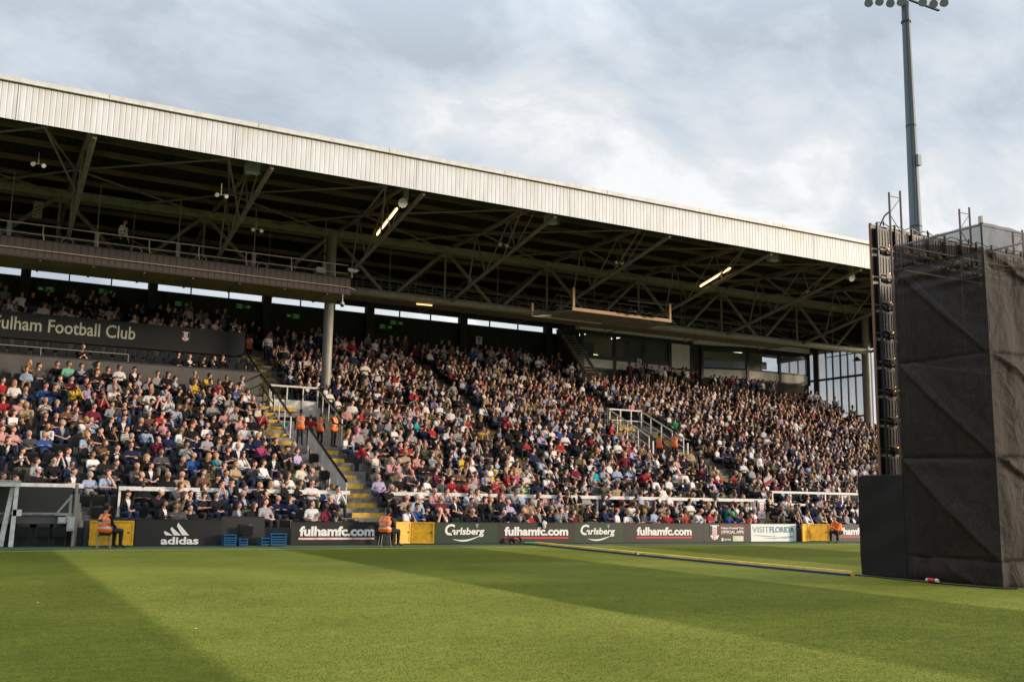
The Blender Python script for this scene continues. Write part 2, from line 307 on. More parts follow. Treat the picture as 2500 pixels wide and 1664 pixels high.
# fascia
corr(-26, 60.6, .2103, .013, lambda x, q: (x, 40.6+q, 15.64), lambda x, q: (x, 40.6+q, 17.06), ((0, 0), (.70, 0), (.77, 1), (.93, 1))).build('roof_fascia', clad, ST)
fx = MB().box((-26, 40.50, 17.115), (60.6, 40.95, 17.30)).box((-26, 40.46, 17.095), (60.6, 40.60, 17.113)); fx.build('roof_capping', mat('capping', (.69, .68, .66), .5, noise=.08, nscale=1), ST); streaks(MATS['capping'], .15, (1.2, 1, 1))
for i in range(14): B((-20+i*5.9, 40.495, 17.12), (-19.985+i*5.9, 40.4995, 17.295)).build('capping_joint', steel_d, ST)
for i in range(10): B((-16+i*8.2, 40.592, 15.66), (-15.985+i*8.2, 40.598, 17.05)).build('cladding_joint', steel_d, ST)
for x in NX:
    if -8 < x < 59.3: B((x-.35, 52.82, 15.95), (x+.35, 52.838, 16.3)).build('gusset_plate', steel, ST)
B((-26, 53.3, 16.2), (60, 53.55, 16.3)).build('cable_tray', MATS['olive_painted_steel'], ST)
B((-26, 40.55, 17.062), (60.6, 40.9, 17.092)).build('gutter_shadow_gap', mat('gutter_brown', (.12, .085, .06), .7), ST)
B((-26, 40.68, 15.66), (60.6, 40.72, 16.85)).build('fascia_rail', steel_d, ST)
# rear wall, clerestory, columns
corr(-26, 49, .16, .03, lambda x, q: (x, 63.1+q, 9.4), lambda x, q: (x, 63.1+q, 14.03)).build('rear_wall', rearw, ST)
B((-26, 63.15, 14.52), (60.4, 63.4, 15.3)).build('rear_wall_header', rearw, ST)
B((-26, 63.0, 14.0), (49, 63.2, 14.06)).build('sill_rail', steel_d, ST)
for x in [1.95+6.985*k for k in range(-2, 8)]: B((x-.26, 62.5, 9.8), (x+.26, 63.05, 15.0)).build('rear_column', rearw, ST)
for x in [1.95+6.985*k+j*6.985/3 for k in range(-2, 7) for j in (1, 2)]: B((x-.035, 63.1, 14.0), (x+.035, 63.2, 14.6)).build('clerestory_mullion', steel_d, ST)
# right end glazing in the plane X = 60
glass = mat('pale_glazing', (.78, .84, .88), .3, alpha=.34, spec=.3)
MU = [59.0, 58.75, 57.9, 57.2, 56.4, 55.65, 54.9, 54.15, 60.1, 61.0, 62.0]
for y in MU: B((60.0, y-.045, 8.0), (60.12, y+.045, 14.15)).build('glazing_mullion', steel_d, ST)
B((59.94, 58.8, 7.5), (60.16, 59.2, 14.15)).build('glazing_post', mat('rust_brown_steel', (.06, .03, .02), .7), ST)
B((59.98, 53.4, 11.66), (60.14, 63, 11.82)).build('glazing_transom', steel_d, ST); B((59.98, 53.4, 8.55), (60.14, 56.5, 8.66)).build('glazing_transom', steel_d, ST)
B((59.95, 53.2, 14.15), (60.2, 63.4, 15.0)).build('glazing_head', steel_d, ST)
MB().hexa([(60.03,53.3,5.9),(60.06,53.3,5.9),(60.06,63,9.6),(60.03,63,9.6),(60.03,53.3,14.15),(60.06,53.3,14.15),(60.06,63,14.15),(60.03,63,14.15)]).build('glazing', glass, ST)

q = MB(); q.add([(60.45+dx, y, z) for dx in (0, .08) for y, z in ((40.7, 15.66), (53, 13.75), (63.4, 14.1), (63.4, 15.2), (53, 17.0), (40.7, 17.0))], [(0,1,2,3,4,5), (11,10,9,8,7,6)]+[(i, (i+1) % 6, 6+(i+1) % 6, 6+i) for i in range(6)]); q.build('gable_end', rearw, ST)
B((59.25, 52.85, 6.0), (59.6, 53.2, 13.2)).build('end_stanchion', steel_d, ST)
# wall under the stand's front and the far end
B((XL, 36.75, 0), (XR, 36.95, .62)).build('front_wall', darkconc, ST)
# catwalk inside the truss
cw = MB()
for y in (53.9, 55.0):
    for z in (14.35, 13.95): cw.tube((17, y, z), (50, y, z), .022, n=5)
    for i in range(31): cw.tube((17+i*1.1, y, 13.35), (17+i*1.1, y, 14.35), .02, n=5)
cw.build('catwalk_railing', mat('galvanised', (.30, .30, .26), .5), ST)
B((10, 53.8, 13.2), (52, 55.1, 13.3)).build('catwalk_floor', steel, ST)
B((17, 53.3, 13.1), (50, 53.4, 13.35)).build('catwalk_edge', steel, ST)
m = MB()
for i in range(14): m.bar((36.3-i*.0, 59.6-i*.22, 13.3-i*.22), (37.2, 59.6-i*.22, 13.3-i*.22), .22, .04)
m.bar((36.3, 59.7, 13.4), (36.3, 56.6, 10.3), .05, .25); m.bar((37.2, 59.7, 13.4), (37.2, 56.6, 10.3), .05, .25); m.build('catwalk_stair', steel, ST)

# ---------------------------------------------------------------- directors' enclosure
par = mat('grey_parapet', (.105, .10, .095), .7, noise=.2, nscale=2)
EN = thing('parapet_wall', 'long dark grey parapet wall across the stand above the lit left block', 'wall', (0, 52.9, 0))
B((XL, 52.75, flr(16)-.1), (13.25, 52.95, 8.22)).build('wall_face', par, EN)
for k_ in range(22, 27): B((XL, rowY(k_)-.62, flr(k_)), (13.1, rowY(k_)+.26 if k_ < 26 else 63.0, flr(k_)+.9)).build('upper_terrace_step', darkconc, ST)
B((XL, 52.7, 8.222), (13.28, 53.0, 8.27)).build('wall_coping', mat('dark_coping', (.04, .04, .04), .5), EN)
MB().tube((XL, 52.85, 8.66), (6.6, 52.85, 8.66), .022).tube((-2, 52.85, 8.2), (-2, 52.85, 8.66), .015).tube((2.6, 52.85, 8.2), (2.6, 52.85, 8.66), .015).tube((6.6, 52.85, 8.2), (6.6, 52.85, 8.66), .015).build('glass_screen_rail', mat('galvanised'  , (.3,.3,.26)), EN)
TW = thing('name_wall', 'dark grey wall with pale club name and a small crest, behind black seats', 'wall', (0, 56.3, 0))
B((XL, 56.3, 9.5), (13.15, 56.45, 10.86)).build('wall_face', mat('slate_panel', (.009, .0105, .0095), .6, noise=.15, nscale=2), TW)
cream_l = mat('cream_lettering', (.44, .46, .35), .6)
text('lettering', 'Fulham Football Club', .50, 7.3, 9.92, 10.62, 56.3, cream_l, TW, bold=.012)
def crest(cx, z0, z1, y, parent, sc=1):
    h = z1-z0; w = h*.40
    sh = lambda k: [(cx-w*k, z1-h*(1-k)*.3), (cx+w*k, z1-h*(1-k)*.3), (cx+w*k, z0+h*.34), (cx+w*.6*k, z0+h*.14), (cx, z0+h*(1-k)*.5), (cx-w*.6*k, z0+h*.14), (cx-w*k, z0+h*.34)]
    MB().prism(sh(1), y-.010, y-.004).build('crest_shield', blackp, parent)
    MB().prism(sh(.88), y-.014, y-.0105).build('crest_field', letter, parent)
    q = MB().prism([(cx-w*.42, z1-h*.06), (cx+w*.42, z1-h*.06), (cx+w*.42, z0+h*.16), (cx, z0+h*.08), (cx-w*.42, z0+h*.16)], y-.017, y-.0145); q.build('crest_pale', letter, parent)
    q = MB()
    for i in range(3):
        zt = z1-h*(.14+.17*i); q.prism([(cx, zt), (cx+w*.34, zt-h*.13), (cx+w*.34, zt-h*.2), (cx, zt-h*.07), (cx-w*.34, zt-h*.2), (cx-w*.34, zt-h*.13)], y-.021, y-.0175)
    q.prism([(cx-w*.3, z0+h*.34), (cx+w*.3, z0+h*.34), (cx+w*.3, z0+h*.3), (cx-w*.15, z0+h*.3), (cx-w*.15, z0+h*.18), (cx+w*.25, z0+h*.18), (cx+w*.25, z0+h*.14), (cx-w*.3, z0+h*.14)], y-.021, y-.0175)
    q.build('crest_chevrons', red_l, parent)
    B((cx-w*.86, y-.0185, z0+h*.36), (cx-w*.46, y-.0146, z1-h*.08)).build('crest_side', blackp, parent); B((cx+w*.46, y-.0185, z0+h*.36), (cx+w*.86, y-.0146, z1-h*.08)).build('crest_side', blackp, parent)
crest(9.91, 10.07, 10.62, 56.3, TW)
st_ = thing('red_carpet_steps', 'short flight of red carpeted steps among black seats behind the parapet', 'steps', (6.9, 53.6, 0))
m = MB()
for i in range(3): m.box((6.6, 53.2+i*.32, 7.0), (8.2, 53.5+i*.32, 7.9+.14*i))
m.build('treads', mat('red_carpet', (.12, .02, .015), .9), st_)

# ---------------------------------------------------------------- stairway entrances
def rail_run(pts, z_up, posts, r, mm, parent, name='handrail'):
    m = MB(); 
    for a_, b_ in zip(pts, pts[1:]): m.bar((a_[0], a_[1], a_[2]+z_up), (b_[0], b_[1], b_[2]+z_up), r*2, r*2)
    o = m.build(name, mm, parent)
    return o
V1 = thing('stairway_entrance', 'white panelled stairway entrance with black handrails beside the big pillar', 'entrance', (14.7, 47, 4.3))
F = lambda y: .15+.45*(y-37.75)+.14        # slope line of the terrace
glz = mat('rail_glass', (.68, .68, .67), .3, alpha=.8)
B((13.4, 51.07, 7.38), (16.0, 51.17, 7.47)).build('top_rail', white_p, V1)
for x in (13.45, 14.3, 15.15, 15.95): B((x-.03, 51.08, 5.9), (x+.03, 51.14, 7.38)).build('rail_post', white_p, V1)
B((13.42, 51.15, 5.90), (15.98, 51.18, 6.72)).build('parapet_panel', white_p, V1)
B((13.5, 51.12, 3.9), (15.95, 51.17, 5.62)).build('door_panel', white_p, V1)
B((13.45, 51.10, 5.64), (15.95, 51.19, 5.9)).build('lintel', darkconc, V1)
B((13.42, 47.0, 3.8), (15.98, 51.1, 4.2)).build('landing', concrete, V1)
B((14.15, 51.09, 5.36), (14.45, 51.11, 5.54)).build('exit_sign', mat('exit_green', (.02, .35, .18), .5), V1)
for xw in (13.43, 15.93): MB().hexa([(xw,46.95,4.0),(xw+.03,46.95,4.0),(xw+.03,51.1,4.0),(xw,51.1,4.0),(xw,46.95,F(47)-.02),(xw+.03,46.95,F(47)-.02),(xw+.03,51.1,F(51.1)-.1),(xw,51.1,F(51.1)-.1)]).build('inner_wall', white_p, V1)
text('letter_s', 'S', 15.02, 15.18, 4.86, 5.08, 51.12, blackp, V1, bold=.02)
for x in (13.40, 15.96):
    MB().hexa([(x-.02,47.0,F(47)-.45),(x+.02,47.0,F(47)-.45),(x+.02,51.3,F(51.3)-.55),(x-.02,51.3,F(51.3)-.55),(x-.02,47.0,F(47)+.12),(x+.02,47.0,F(47)+.12),(x+.02,51.3,F(51.3)+.12),(x-.02,51.3,F(51.3)+.12)]).build('side_wall', mat('off_white_wall', (.50, .49, .46), .6), V1)
    rail_run([(x, 47.0, F(47)), (x, 51.25, F(51.25))], 1.06, 0, .035, white_p, V1); rail_run([(x, 47.0, F(47)), (x, 51.25, F(51.25))], 1.12, 0, .03, blackp, V1)
    for i in range(5): y = 47.05+i*1.05; B((x-.022, y-.022, F(y)), (x+.022, y+.022, F(y)+1.04)).build('rail_post', white_p, V1)
    MB().bar((x, 47.0, F(47)-.35), (x, 47.0, F(47)+1.06), .06, .06).build('end_post', white_p, V1)
text('letter_r', 'R', 13.30, 13.44, 4.86, 5.06, 46.99, blackp, V1, bold=.02)
# glazed divider running down the lower stairs
DV = thing('stair_handrail', 'black topped handrail with grey glazed panel down the lower yellow stairs', 'handrail', (13.9, 43, 2))
rail_run([(13.9, 40.0, F(40)), (13.9, 45.75, F(45.75))], 1.10, 0, .04, blackp, DV)
for i in range(6): y = 40.05+i*1.12; B((13.87, y-.03, F(y)-.15), (13.93, y+.03, F(y)+1.05)).build('rail_post', white_p, DV)
MB().hexa([(13.895,40.0,F(40)+.28),(13.91,40.0,F(40)+.28),(13.91,45.7,F(45.7)+.28),(13.895,45.7,F(45.7)+.28),(13.895,40.0,F(40)+1.04),(13.91,40.0,F(40)+1.04),(13.91,45.7,F(45.7)+1.04),(13.895,45.7,F(45.7)+1.04)]).build('panel', glz, DV)
BR = thing('stair_handrail', 'black metal handrail climbing beside the dark parapet and yellow steps', 'handrail', (13.3, 54, 8))
rail_run([(13.3, 49.9, F(49.9)), (13.3, 57.6, F(57.6))], 1.10, 0, .035, blackp, BR); rail_run([(13.3, 49.9, F(49.9)), (13.3, 57.6, F(57.6))], .55, 0, .022, blackp, BR, 'mid_rail')
for i in range(8): y = 49.95+i*1.08; B((13.275, y-.025, F(y)-.1), (13.325, y+.025, F(y)+1.08)).build('rail_post', blackp, BR)
V2 = thing('stairway_entrance', 'smaller stairway entrance ringed by open white railings in the middle block', 'entrance', (35.7, 47, 4.3))
for z in (7.36, 6.72, 6.1): B((34.5, 51.08, z), (36.95, 51.14, z+(.09 if z > 7 else .05))).build('top_rail', white_p, V2)
for x in (34.52, 35.32, 36.12, 36.9): B((x-.035, 51.07, 5.8), (x+.035, 51.15, 7.36)).build('rail_post', white_p, V2)
B((34.5, 51.12, 3.9), (36.9, 51.17, 5.6)).build('door_panel', white_p, V2); B((34.5, 51.16, 5.62), (36.9, 51.19, 5.95)).build('lintel', concrete, V2)
B((34.45, 47.0, 3.8), (36.9, 51.15, 4.2)).build('landing', concrete, V2); B((34.9, 51.09, 5.3), (35.25, 51.11, 5.5)).build('exit_sign', mat('exit_green'  , (.02,.35,.18)), V2)
for x in (34.42, 36.92):
    for z in (1.08, .56, .06): rail_run([(x, 46.9, F(46.9)), (x, 51.25, F(51.25))], z, 0, .035 if z > 1 else .022, white_p, V2)
    for i in range(5): y = 46.92+i*1.07; B((x-.025, y-.025, F(y)-.1), (x+.025, y+.025, F(y)+1.06)).build('rail_post', white_p, V2)
    B((x-.04, 46.5, F(46.5)-.2), (x+.04, 46.58, F(46.5)+1.0)).build('end_post', white_p, V2)
ER = thing('stair_handrail', 'thin grey handrail descending along the glazed end of the stand', 'handrail', (59.9, 55, 8))
FE = lambda y: 5.96+.476*(y-51.9)
for z in (1.08, .6, .12): rail_run([(59.9, 47.5, FE(47.5)), (59.9, 62, FE(62))], z, 0, .03, mat('galvanised'  , (.3,.3,.26)), ER)
for i in range(13): y = 47.6+i*1.1; B((59.88, y-.02, FE(y)), (59.92, y+.02, FE(y)+1.06)).build('rail_post', MATS['galvanised'], ER)
# mid aisle rail
MR = thing('stair_handrail', 'black handrail by the upper middle aisle behind the man with hands on hips', 'handrail', (24.4, 57, 9))
rail_run([(24.4, 54.6, F(54.6)), (24.4, 60, F(60))], 1.0, 0, .03, blackp, MR)
for i in range(5): y = 54.7+i*1.3; B((24.38, y-.02, F(y)-.1), (24.42, y+.02, F(y)+1.0)).build('rail_post', blackp, MR)
# long white barrier along the front walkway
def barrier(x0, x1, lab, posts, z=1.98, lower=False):
    t_ = thing('crowd_barrier', lab, 'barrier', ((x0+x1)/2, 39.45, .9))
    B((x0, 39.41, z-.1), (x1, 39.47, z+.05)).build('top_rail', white_p, t_)
    for x in posts: B((x-.04, 39.48, .55), (x+.04, 39.54, z-.02)).build('rail_post', white_p, t_)
    return t_
barrier(4.95, 13.85, 'white crowd barrier across the left block above the dark hoardings', [5.0, 7.0, 9.1, 11.2, 13.2])
barrier(15.45, 36.6, 'long white crowd barrier running through the middle block', [15.5+2.1*i for i in range(11)])
barrier(-8, 3.75, 'white crowd barrier behind the dugout at far left', [-6, -3, 0, 2.8], 2.03)
t_ = thing('crowd_barrier', 'taller two rail white crowd barrier in front of the right block', 'barrier', (40, 39.45, 1)) 
for z in (2.35, 1.72): B((36.75, 39.41, z), (46, 39.47, z+.11)).build('top_rail', white_p, t_)
for i in range(8): B((36.8+i*1.25, 39.48, 1.3), (36.88+i*1.25, 39.54, 2.4)).build('rail_post', white_p, t_)
B((36.45, 39.3, .2), (36.55, 39.4, 2.0)).build('yellow_post', gate_y, t_)

# ---------------------------------------------------------------- press boxes at the back right
brick = mat('dark_block_wall', (.070, .058, .050), .9, noise=.25, nscale=5)
winf = mat('black_window_frame', (.012, .013, .016), .4)
room = mat('room_wall', (.17, .16, .08), .8)
wgl = mat('window_glass', (.3, .32, .3), .05, alpha=.15, spec=.5)
def signs(parent, s_, x, z, y, w=.2):
    B((x-w, y-.03, z-w*1.15), (x+w, y, z+w*1.15)).build('sign_plate', letter, parent); text('sign_letter', s_, x-w*.55, x+w*.55, z-w*.75, z+w*.75, y-.03, blackp, parent, bold=.03)
PB = thing('commentary_box', 'left press box with cream roof band, four windows and one whited out pane', 'building', (43, 60, 10))
B((37.8, 60.0, 9.6), (48.1, 60.15, 11.3)).build('base_wall', brick, PB); B((37.75, 59.75, 13.98), (48.1, 60.3, 14.42)).build('roof_band', cream_p, PB)
B((37.8, 60.16, 9.6), (38.0, 63.1, 14.4)).build('side_wall', brick, PB); B((37.9, 62.6, 11.0), (48.1, 62.7, 14.4)).build('room_back_wall', room, PB); B((37.9, 60.3, 14.0), (48.1, 62.7, 14.1)).build('room_ceiling', room, PB)
xs_ = [38.15, 40.95, 43.55, 46.0, 48.05]
for i in range(5): x = xs_[i]; B((x-.14 if i else x-.15, 59.95, 11.3), (x+.14, 60.12, 13.98)).build('window_post', winf, PB)
B((37.85, 59.93, 13.72), (48.1, 60.12, 13.978)).build('window_head', winf, PB); B((37.85, 59.93, 11.95), (45.8, 60.12, 12.2)).build('window_sill', winf, PB); B((37.85, 59.93, 11.16), (48.1, 60.12, 11.32)).build('base_rail', winf, PB)
for i in range(3): B((xs_[i]+.14, 60.0, 11.33), (xs_[i+1]-.14, 60.06, 11.94)).build('lower_panel', cream_p, PB)
B((46.14, 60.0, 11.33), (47.9, 60.06, 11.72)).build('lower_panel', cream_p, PB); B((46.14, 60.0, 11.85), (47.9, 60.06, 13.7)).build('white_board', cream_p, PB)
for i in range(3): B((xs_[i]+.14, 60.03, 12.2), (xs_[i+1]-.14, 60.05, 13.72)).build('window_pane', wgl, PB)
B((43.7, 60.3, 12.2), (45.85, 60.33, 13.7)).build('olive_blind', mat('olive_blind_m', (.05, .055, .03), .8), PB)
B((38.3, 61.6, 12.1), (40.2, 61.7, 13.4)).box((41.5, 61.0, 12.2), (42.0, 61.05, 12.55)).box((42.2, 61.0, 12.2), (42.7, 61.05, 12.5)).build('screens', blackp, PB)
B((39.4, 60.4, 12.28), (39.75, 60.45, 12.36)).build('lit_clock', mat('clock_glow', (.6, .9, .3), .5, emit=1.2), PB)
B((38.2, 60.3, 12.25), (38.75, 60.4, 12.5)).build('aqua_box', mat('aqua', (.03, .3, .22), .5), PB)
cl_ = mat('ceiling_light_glow', (1, .9, .6), .5, emit=2.2)
B((39.0, 61.2, 13.90), (39.2, 62.3, 13.97)).build('ceiling_light', cl_, PB); B((42.0, 61.0, 13.90), (42.2, 62.0, 13.97)).build('ceiling_light', cl_, PB)
signs(PB, 'S', 43.1, 12.02, 59.9, .19)
PC = thing('commentary_box', 'right press box with angled bay window and glazed end by the pillar', 'building', (55, 59.4, 10))
Ax, Ay, Bx, By, Ex = 49.4, 60.5, 53.05, 59.35, 59.55
def wall(a_, b_, z0, z1, th, nm, mm, off=0):
    a_ = Vector((*a_, 0)); b_ = Vector((*b_, 0)); d_ = (b_-a_).normalized(); n_ = Vector((d_.y, -d_.x, 0)); a_ = a_+n_*off; b_ = b_+n_*off
    q = [a_, b_, b_-n_*th, a_-n_*th]; return MB().hexa([(p.x, p.y, z0) for p in q]+[(p.x, p.y, z1) for p in q]).build(nm, mm, PC)
for a_, b_ in (((Ax, Ay), (Bx, By)), ((Bx, By), (Ex, By))):
    wall(a_, b_, 9.2, 11.3, .2, 'base_wall', brick); wall(a_, b_, 13.92, 14.34, .3, 'roof_band', cream_p, .2)
    wall(a_, b_, 11.3, 11.42, .14, 'base_rail', winf, .03); wall(a_, b_, 12.08, 12.2, .14, 'window_sill', winf, .03); wall(a_, b_, 13.5, 13.92, .14, 'window_head', winf, .03)
    wall(a_, b_, 11.42, 12.08, .06, 'lower_panel', cream_p); wall(a_, b_, 12.2, 13.5, .02, 'window_pane', wgl)
B((48.3, 60.6, 9.5), (49.4, 63.1, 14.35)).build('side_wall', brick, PC); B((49.5, 62.6, 11), (57.6, 62.7, 14.3)).build('room_back_wall', room, PC); B((49.5, 60.7, 13.92), (59.4, 62.7, 14.0)).build('room_ceiling', room, PC)
B((48.0, 60.1, 13.92), (49.5, 60.6, 14.34)).build('roof_band', cream_p, PC)
for x, y in ((Ax+.05, Ay-.03), (Bx, By-.02), (56.4, By-.02), (Ex, By-.02)): B((x-.12, y-.06, 11.3), (x+.12, y+.1, 13.92)).build('window_post', winf, PC)
B((59.4, 59.4, 9.2), (59.6, 62.8, 11.3)).box((59.4, 59.4, 13.5), (59.6, 62.8, 14.3)).build('end_wall', brick, PC)
B((56.0, 61.0, 12.6), (56.6, 61.1, 13.2)).box((50.6, 62.0, 12.5), (51.8, 62.1, 13.3)).box((53.3, 62.0, 12.4), (54.4, 62.1, 13.0)).build('screens', blackp, PC)
wall((Ax+.3, Ay), (Bx-.2, By), 12.2, 12.72, .01, 'frosted_strip', mat('frosted', (.34, .40, .46), .4), -.04)
B((50.2, 61.2, 13.80), (52.2, 61.35, 13.88)).build('ceiling_light', cl_, PC); B((53.4, 61.2, 13.80), (54.2, 61.35, 13.88)).build('ceiling_light', cl_, PC)
signs(PC, 'S', 56.3, 11.72, By-.04, .19)
TS = thing('block_sign', 'white square sign with letter T on the dark rear wall', 'sign', (31.2, 62.6, 13.3)); signs(TS, 'T', 31.26, 12.95, 62.9, .25)
eg = mat('exit_glow', (.14, .42, .10), .5, emit=.12); eb = mat('exit_dark', (.02, .09, .03), .6)
for i, (x, z, ar, lb) in enumerate([(3.06, 13.31, 0, 'leftmost green exit sign, arrow pointing left, on rear wall'), (6.33, 13.54, 1, 'second green exit sign from left, above the club name'), (10.67, 13.26, 1, 'third green exit sign, above the wall crest'), (14.39, 13.51, 1, 'fourth green exit sign, above the steward by the upper stairs'), (17.6, 13.23, 0, 'dim green exit sign just left of the big pillar'), (23.97, 13.15, 1, 'lower of two green exit signs right of the pillar'), (24.75, 13.5, 1, 'upper of two green exit signs right of the pillar')]):
    t_ = thing('exit_sign', lb, 'exit sign', (x, 62.4, z), 'green exit signs on the rear wall')
    B((x-.48, 62.40, z-.17), (x+.48, 62.44, z+.17)).build('sign_plate', eb, t_)
    text('lettering', 'FIRE\nEXIT', x-.42 if ar else x-.0, x-.05 if ar else x+.42, z-.13, z+.13, 62.40, eg, t_, bold=.02)
    d_ = 1 if ar else -1; c_ = x+.30*d_
    MB().prism([(c_+.14*d_, z), (c_, z+.1), (c_, z+.035), (c_-.14*d_, z+.035), (c_-.14*d_, z-.035), (c_, z-.035), (c_, z-.1)], 62.39, 62.398).build('arrow', eg, t_)

# ---------------------------------------------------------------- perimeter boards
YB = 36.19
bjit = random.Random(4)
def board(name, x0, x1, lab, m_, z1=.85, cat='hoarding', y=YB):
    z1 += bjit.uniform(-.012, .014)
    t_ = thing(name, lab, cat, ((x0+x1)/2, y, 0), 'advertising boards along the pitch' if name == 'advertising_board' else None)
    B((x0+.004, y, .05), (x1-.004, y+.06, z1)).build('panel', m_, t_)
    for j_ in range(1, int((x1-x0)/1.4)): xj = x0+(x1-x0)*j_/int((x1-x0)/1.4); B((xj-.004, y-.003, .05), (xj+.004, y-.0005, z1)).build('panel_joint', blackp, t_)
    B((x0+.004, y-.012, z1+.002), (x1-.004, y+.075, z1+.022)).box((x0+.004, y-.01, .028), (x1-.004, y+.07, .048)).build('frame', blackp, t_)
    return t_
b_ = board('advertising_board', 5.17, 8.06, 'dark advertising board with three white slanted bars above lettering', hoard, .90)
text('lettering', 'adidas', 6.02, 7.28, .07, .33, YB, letter, b_, bold=.03)
for i, (w_, h_) in enumerate(((.26, .17), (.26, .33), (.26, .49))):
    x = 6.17+i*.27
    hh = h_; MB().prism([(x, .38+(0.0)), (x+.235, .38), (x+.235-hh*.0+0, .38), (x+.02-hh*.36+.0, .38+hh*.88), (x-.19-hh*.36+.18, .38+hh*.62)], YB-.014, YB-.004).build('slanted_bar', letter, b_)
b_ = board('advertising_board', 10.53, 14.57, 'leftmost dark board with web address, its line worn nearly white', hoard)
def ful(b_, x0, x1, worn=False, s_='fulhamfc.com'):
    text('lettering', s_, x0, x1, .34, .70, YB, letter, b_, bold=.042)
    B((x0-.03, YB-.01, .215), (x1, YB-.004, .285)).build('underline', mat('worn_red_line', (.70, .60, .58), .6, noise=.5, nscale=3, col2=(.62, .2, .2)) if worn else red_l, b_)
ful(b_, 10.85, 13.75, True)
ful(board('advertising_board', 19.04, 22.67, 'dark web address board between the two green brewery boards', hoard), 19.33, 22.36)
ful(board('advertising_board', 25.19, 29.57, 'dark web address board left of the shield crest board', hoard), 25.87, 28.88)
b_ = board('advertising_board', 37.45, 41.0, 'rightmost dark web address board, half hidden behind orange steward and black box', hoard); ful(b_, 37.75, 40.8)
def carls(b_, x0, x1):
    x0 -= .06; x1 += .06; w_ = x1-x0
    text('big_initial', 'C', x0, x0+w_*.24, .36, .80, YB, letter, b_, bold=.03, shear=.15)
    text('lettering', 'arlsberg', x0+w_*.16, x1-.06, .30, .66, YB, letter, b_, bold=.03, shear=.12)
    m = MB(); n = 18; top = []; bot = []
    for i in range(n+1):
        u = i/n; x = x0+w_*(.20+.70*u); z = .23-.10*math.sin(u*math.pi*1.15+.2)+.06*u; th_ = .012+.07*math.sin(math.pi*u)**1.2*(1-.5*u)
        top.append((x, z+th_/2)); bot.append((x, z-th_/2))
    for i in range(n): m.prism([top[i], top[i+1], bot[i+1], bot[i]], YB-.012, YB-.004)
    m.build('swoosh', letter, b_)
    xx = x0+w_*.78; MB().prism([(xx, .66), (xx+.05, .72), (xx, .70), (xx-.05, .72)], YB-.012, YB-.004).prism([(xx+.015, .73), (xx+.06, .79), (xx+.02, .80)], YB-.012, YB-.004).prism([(xx-.015, .73), (xx-.02, .80), (xx-.06, .79)], YB-.012, YB-.004).build('hop_leaf', letter, b_)
carls(board('advertising_board', 16.24, 19.04, 'green brewery board with white script next to the yellow gate', green_h), 16.74, 18.42)
carls(board('advertising_board', 22.67, 25.19, 'second green brewery board with white script, further right', green_h), 23.03, 24.72)
b_ = board('advertising_board', 29.57, 32.35, 'dark board with black and white shield crest and app store notice', hoard)
crest(30.2, .08, .82, YB, b_)
for f_ in (((30.52, .765), (31.98, .785)), ((30.52, .365), (31.98, .385)), ((30.52, .365), (30.54, .785)), ((31.96, .365), (31.98, .785))):
    B((f_[0][0], YB-.01, f_[0][1]), (f_[1][0], YB-.004, f_[1][1])).build('red_frame', red_l, b_)
text('lettering', 'Fulham Football Club', 30.58, 31.92, .62, .72, YB, letter, b_, bold=.03); text('lettering', 'OFFICIAL APPS', 30.58, 31.92, .42, .56, YB, letter, b_, bold=.03)
text('lettering', 'App Store', 30.74, 31.16, .09, .2, YB, letter, b_, bold=.03); B((30.6, YB-.01, .08), (30.7, YB-.004, .22)).build('phone_icon', letter, b_)
B((31.27, YB-.01, .07), (31.9, YB-.004, .31)).build('store_badge', mat('pale_badge', (.6, .58, .52), .5), b_); B((31.3, YB-.014, .09), (31.5, YB-.0105, .29)).build('badge_mark', mat('lime', (.45, .6, .2), .5), b_)
b_ = board('advertising_board', 32.37, 35.21, 'white tourism board with teal lettering and two blue waves', mat('white_board_m', (.74, .73, .71), .5))
teal = mat('teal_print', (.02, .25, .31), .5); greyt = mat('grey_teal_print', (.16, .28, .30), .5)
text('lettering', 'VISIT', 32.46, 33.48, .46, .74, YB, greyt, b_, bold=0); text('lettering', 'FLORIDA', 33.52, 35.08, .46, .74, YB, teal, b_, bold=.03)
for x0_, x1_, zc_, am, ph in ((32.45, 34.0, .31, .03, .3), (33.1, 35.08, .25, .055, 2.6), (34.2, 35.08, .23, .03, 2.9)):
    m = MB(); n = 16; P_ = [(x0_+(x1_-x0_)*i/n, zc_+am*math.cos(math.pi*i/n+ph)) for i in range(n+1)]
    for i in range(n):
        th0 = .003+.03*math.sin(math.pi*i/n); th1 = .003+.03*math.sin(math.pi*(i+1)/n)
        m.prism([(P_[i][0], P_[i][1]+th0/2), (P_[i+1][0], P_[i+1][1]+th1/2), (P_[i+1][0], P_[i+1][1]-th1/2), (P_[i][0], P_[i][1]-th0/2)], YB-.012, YB-.004)
    m.build('wave', teal, b_)
b_ = board('plain_panel', 8.12, 9.66, 'taller plain black panel behind the blue crates', mat('matt_black_panel', (.028, .027, .027), .8), 1.02, 'panel', 36.6)
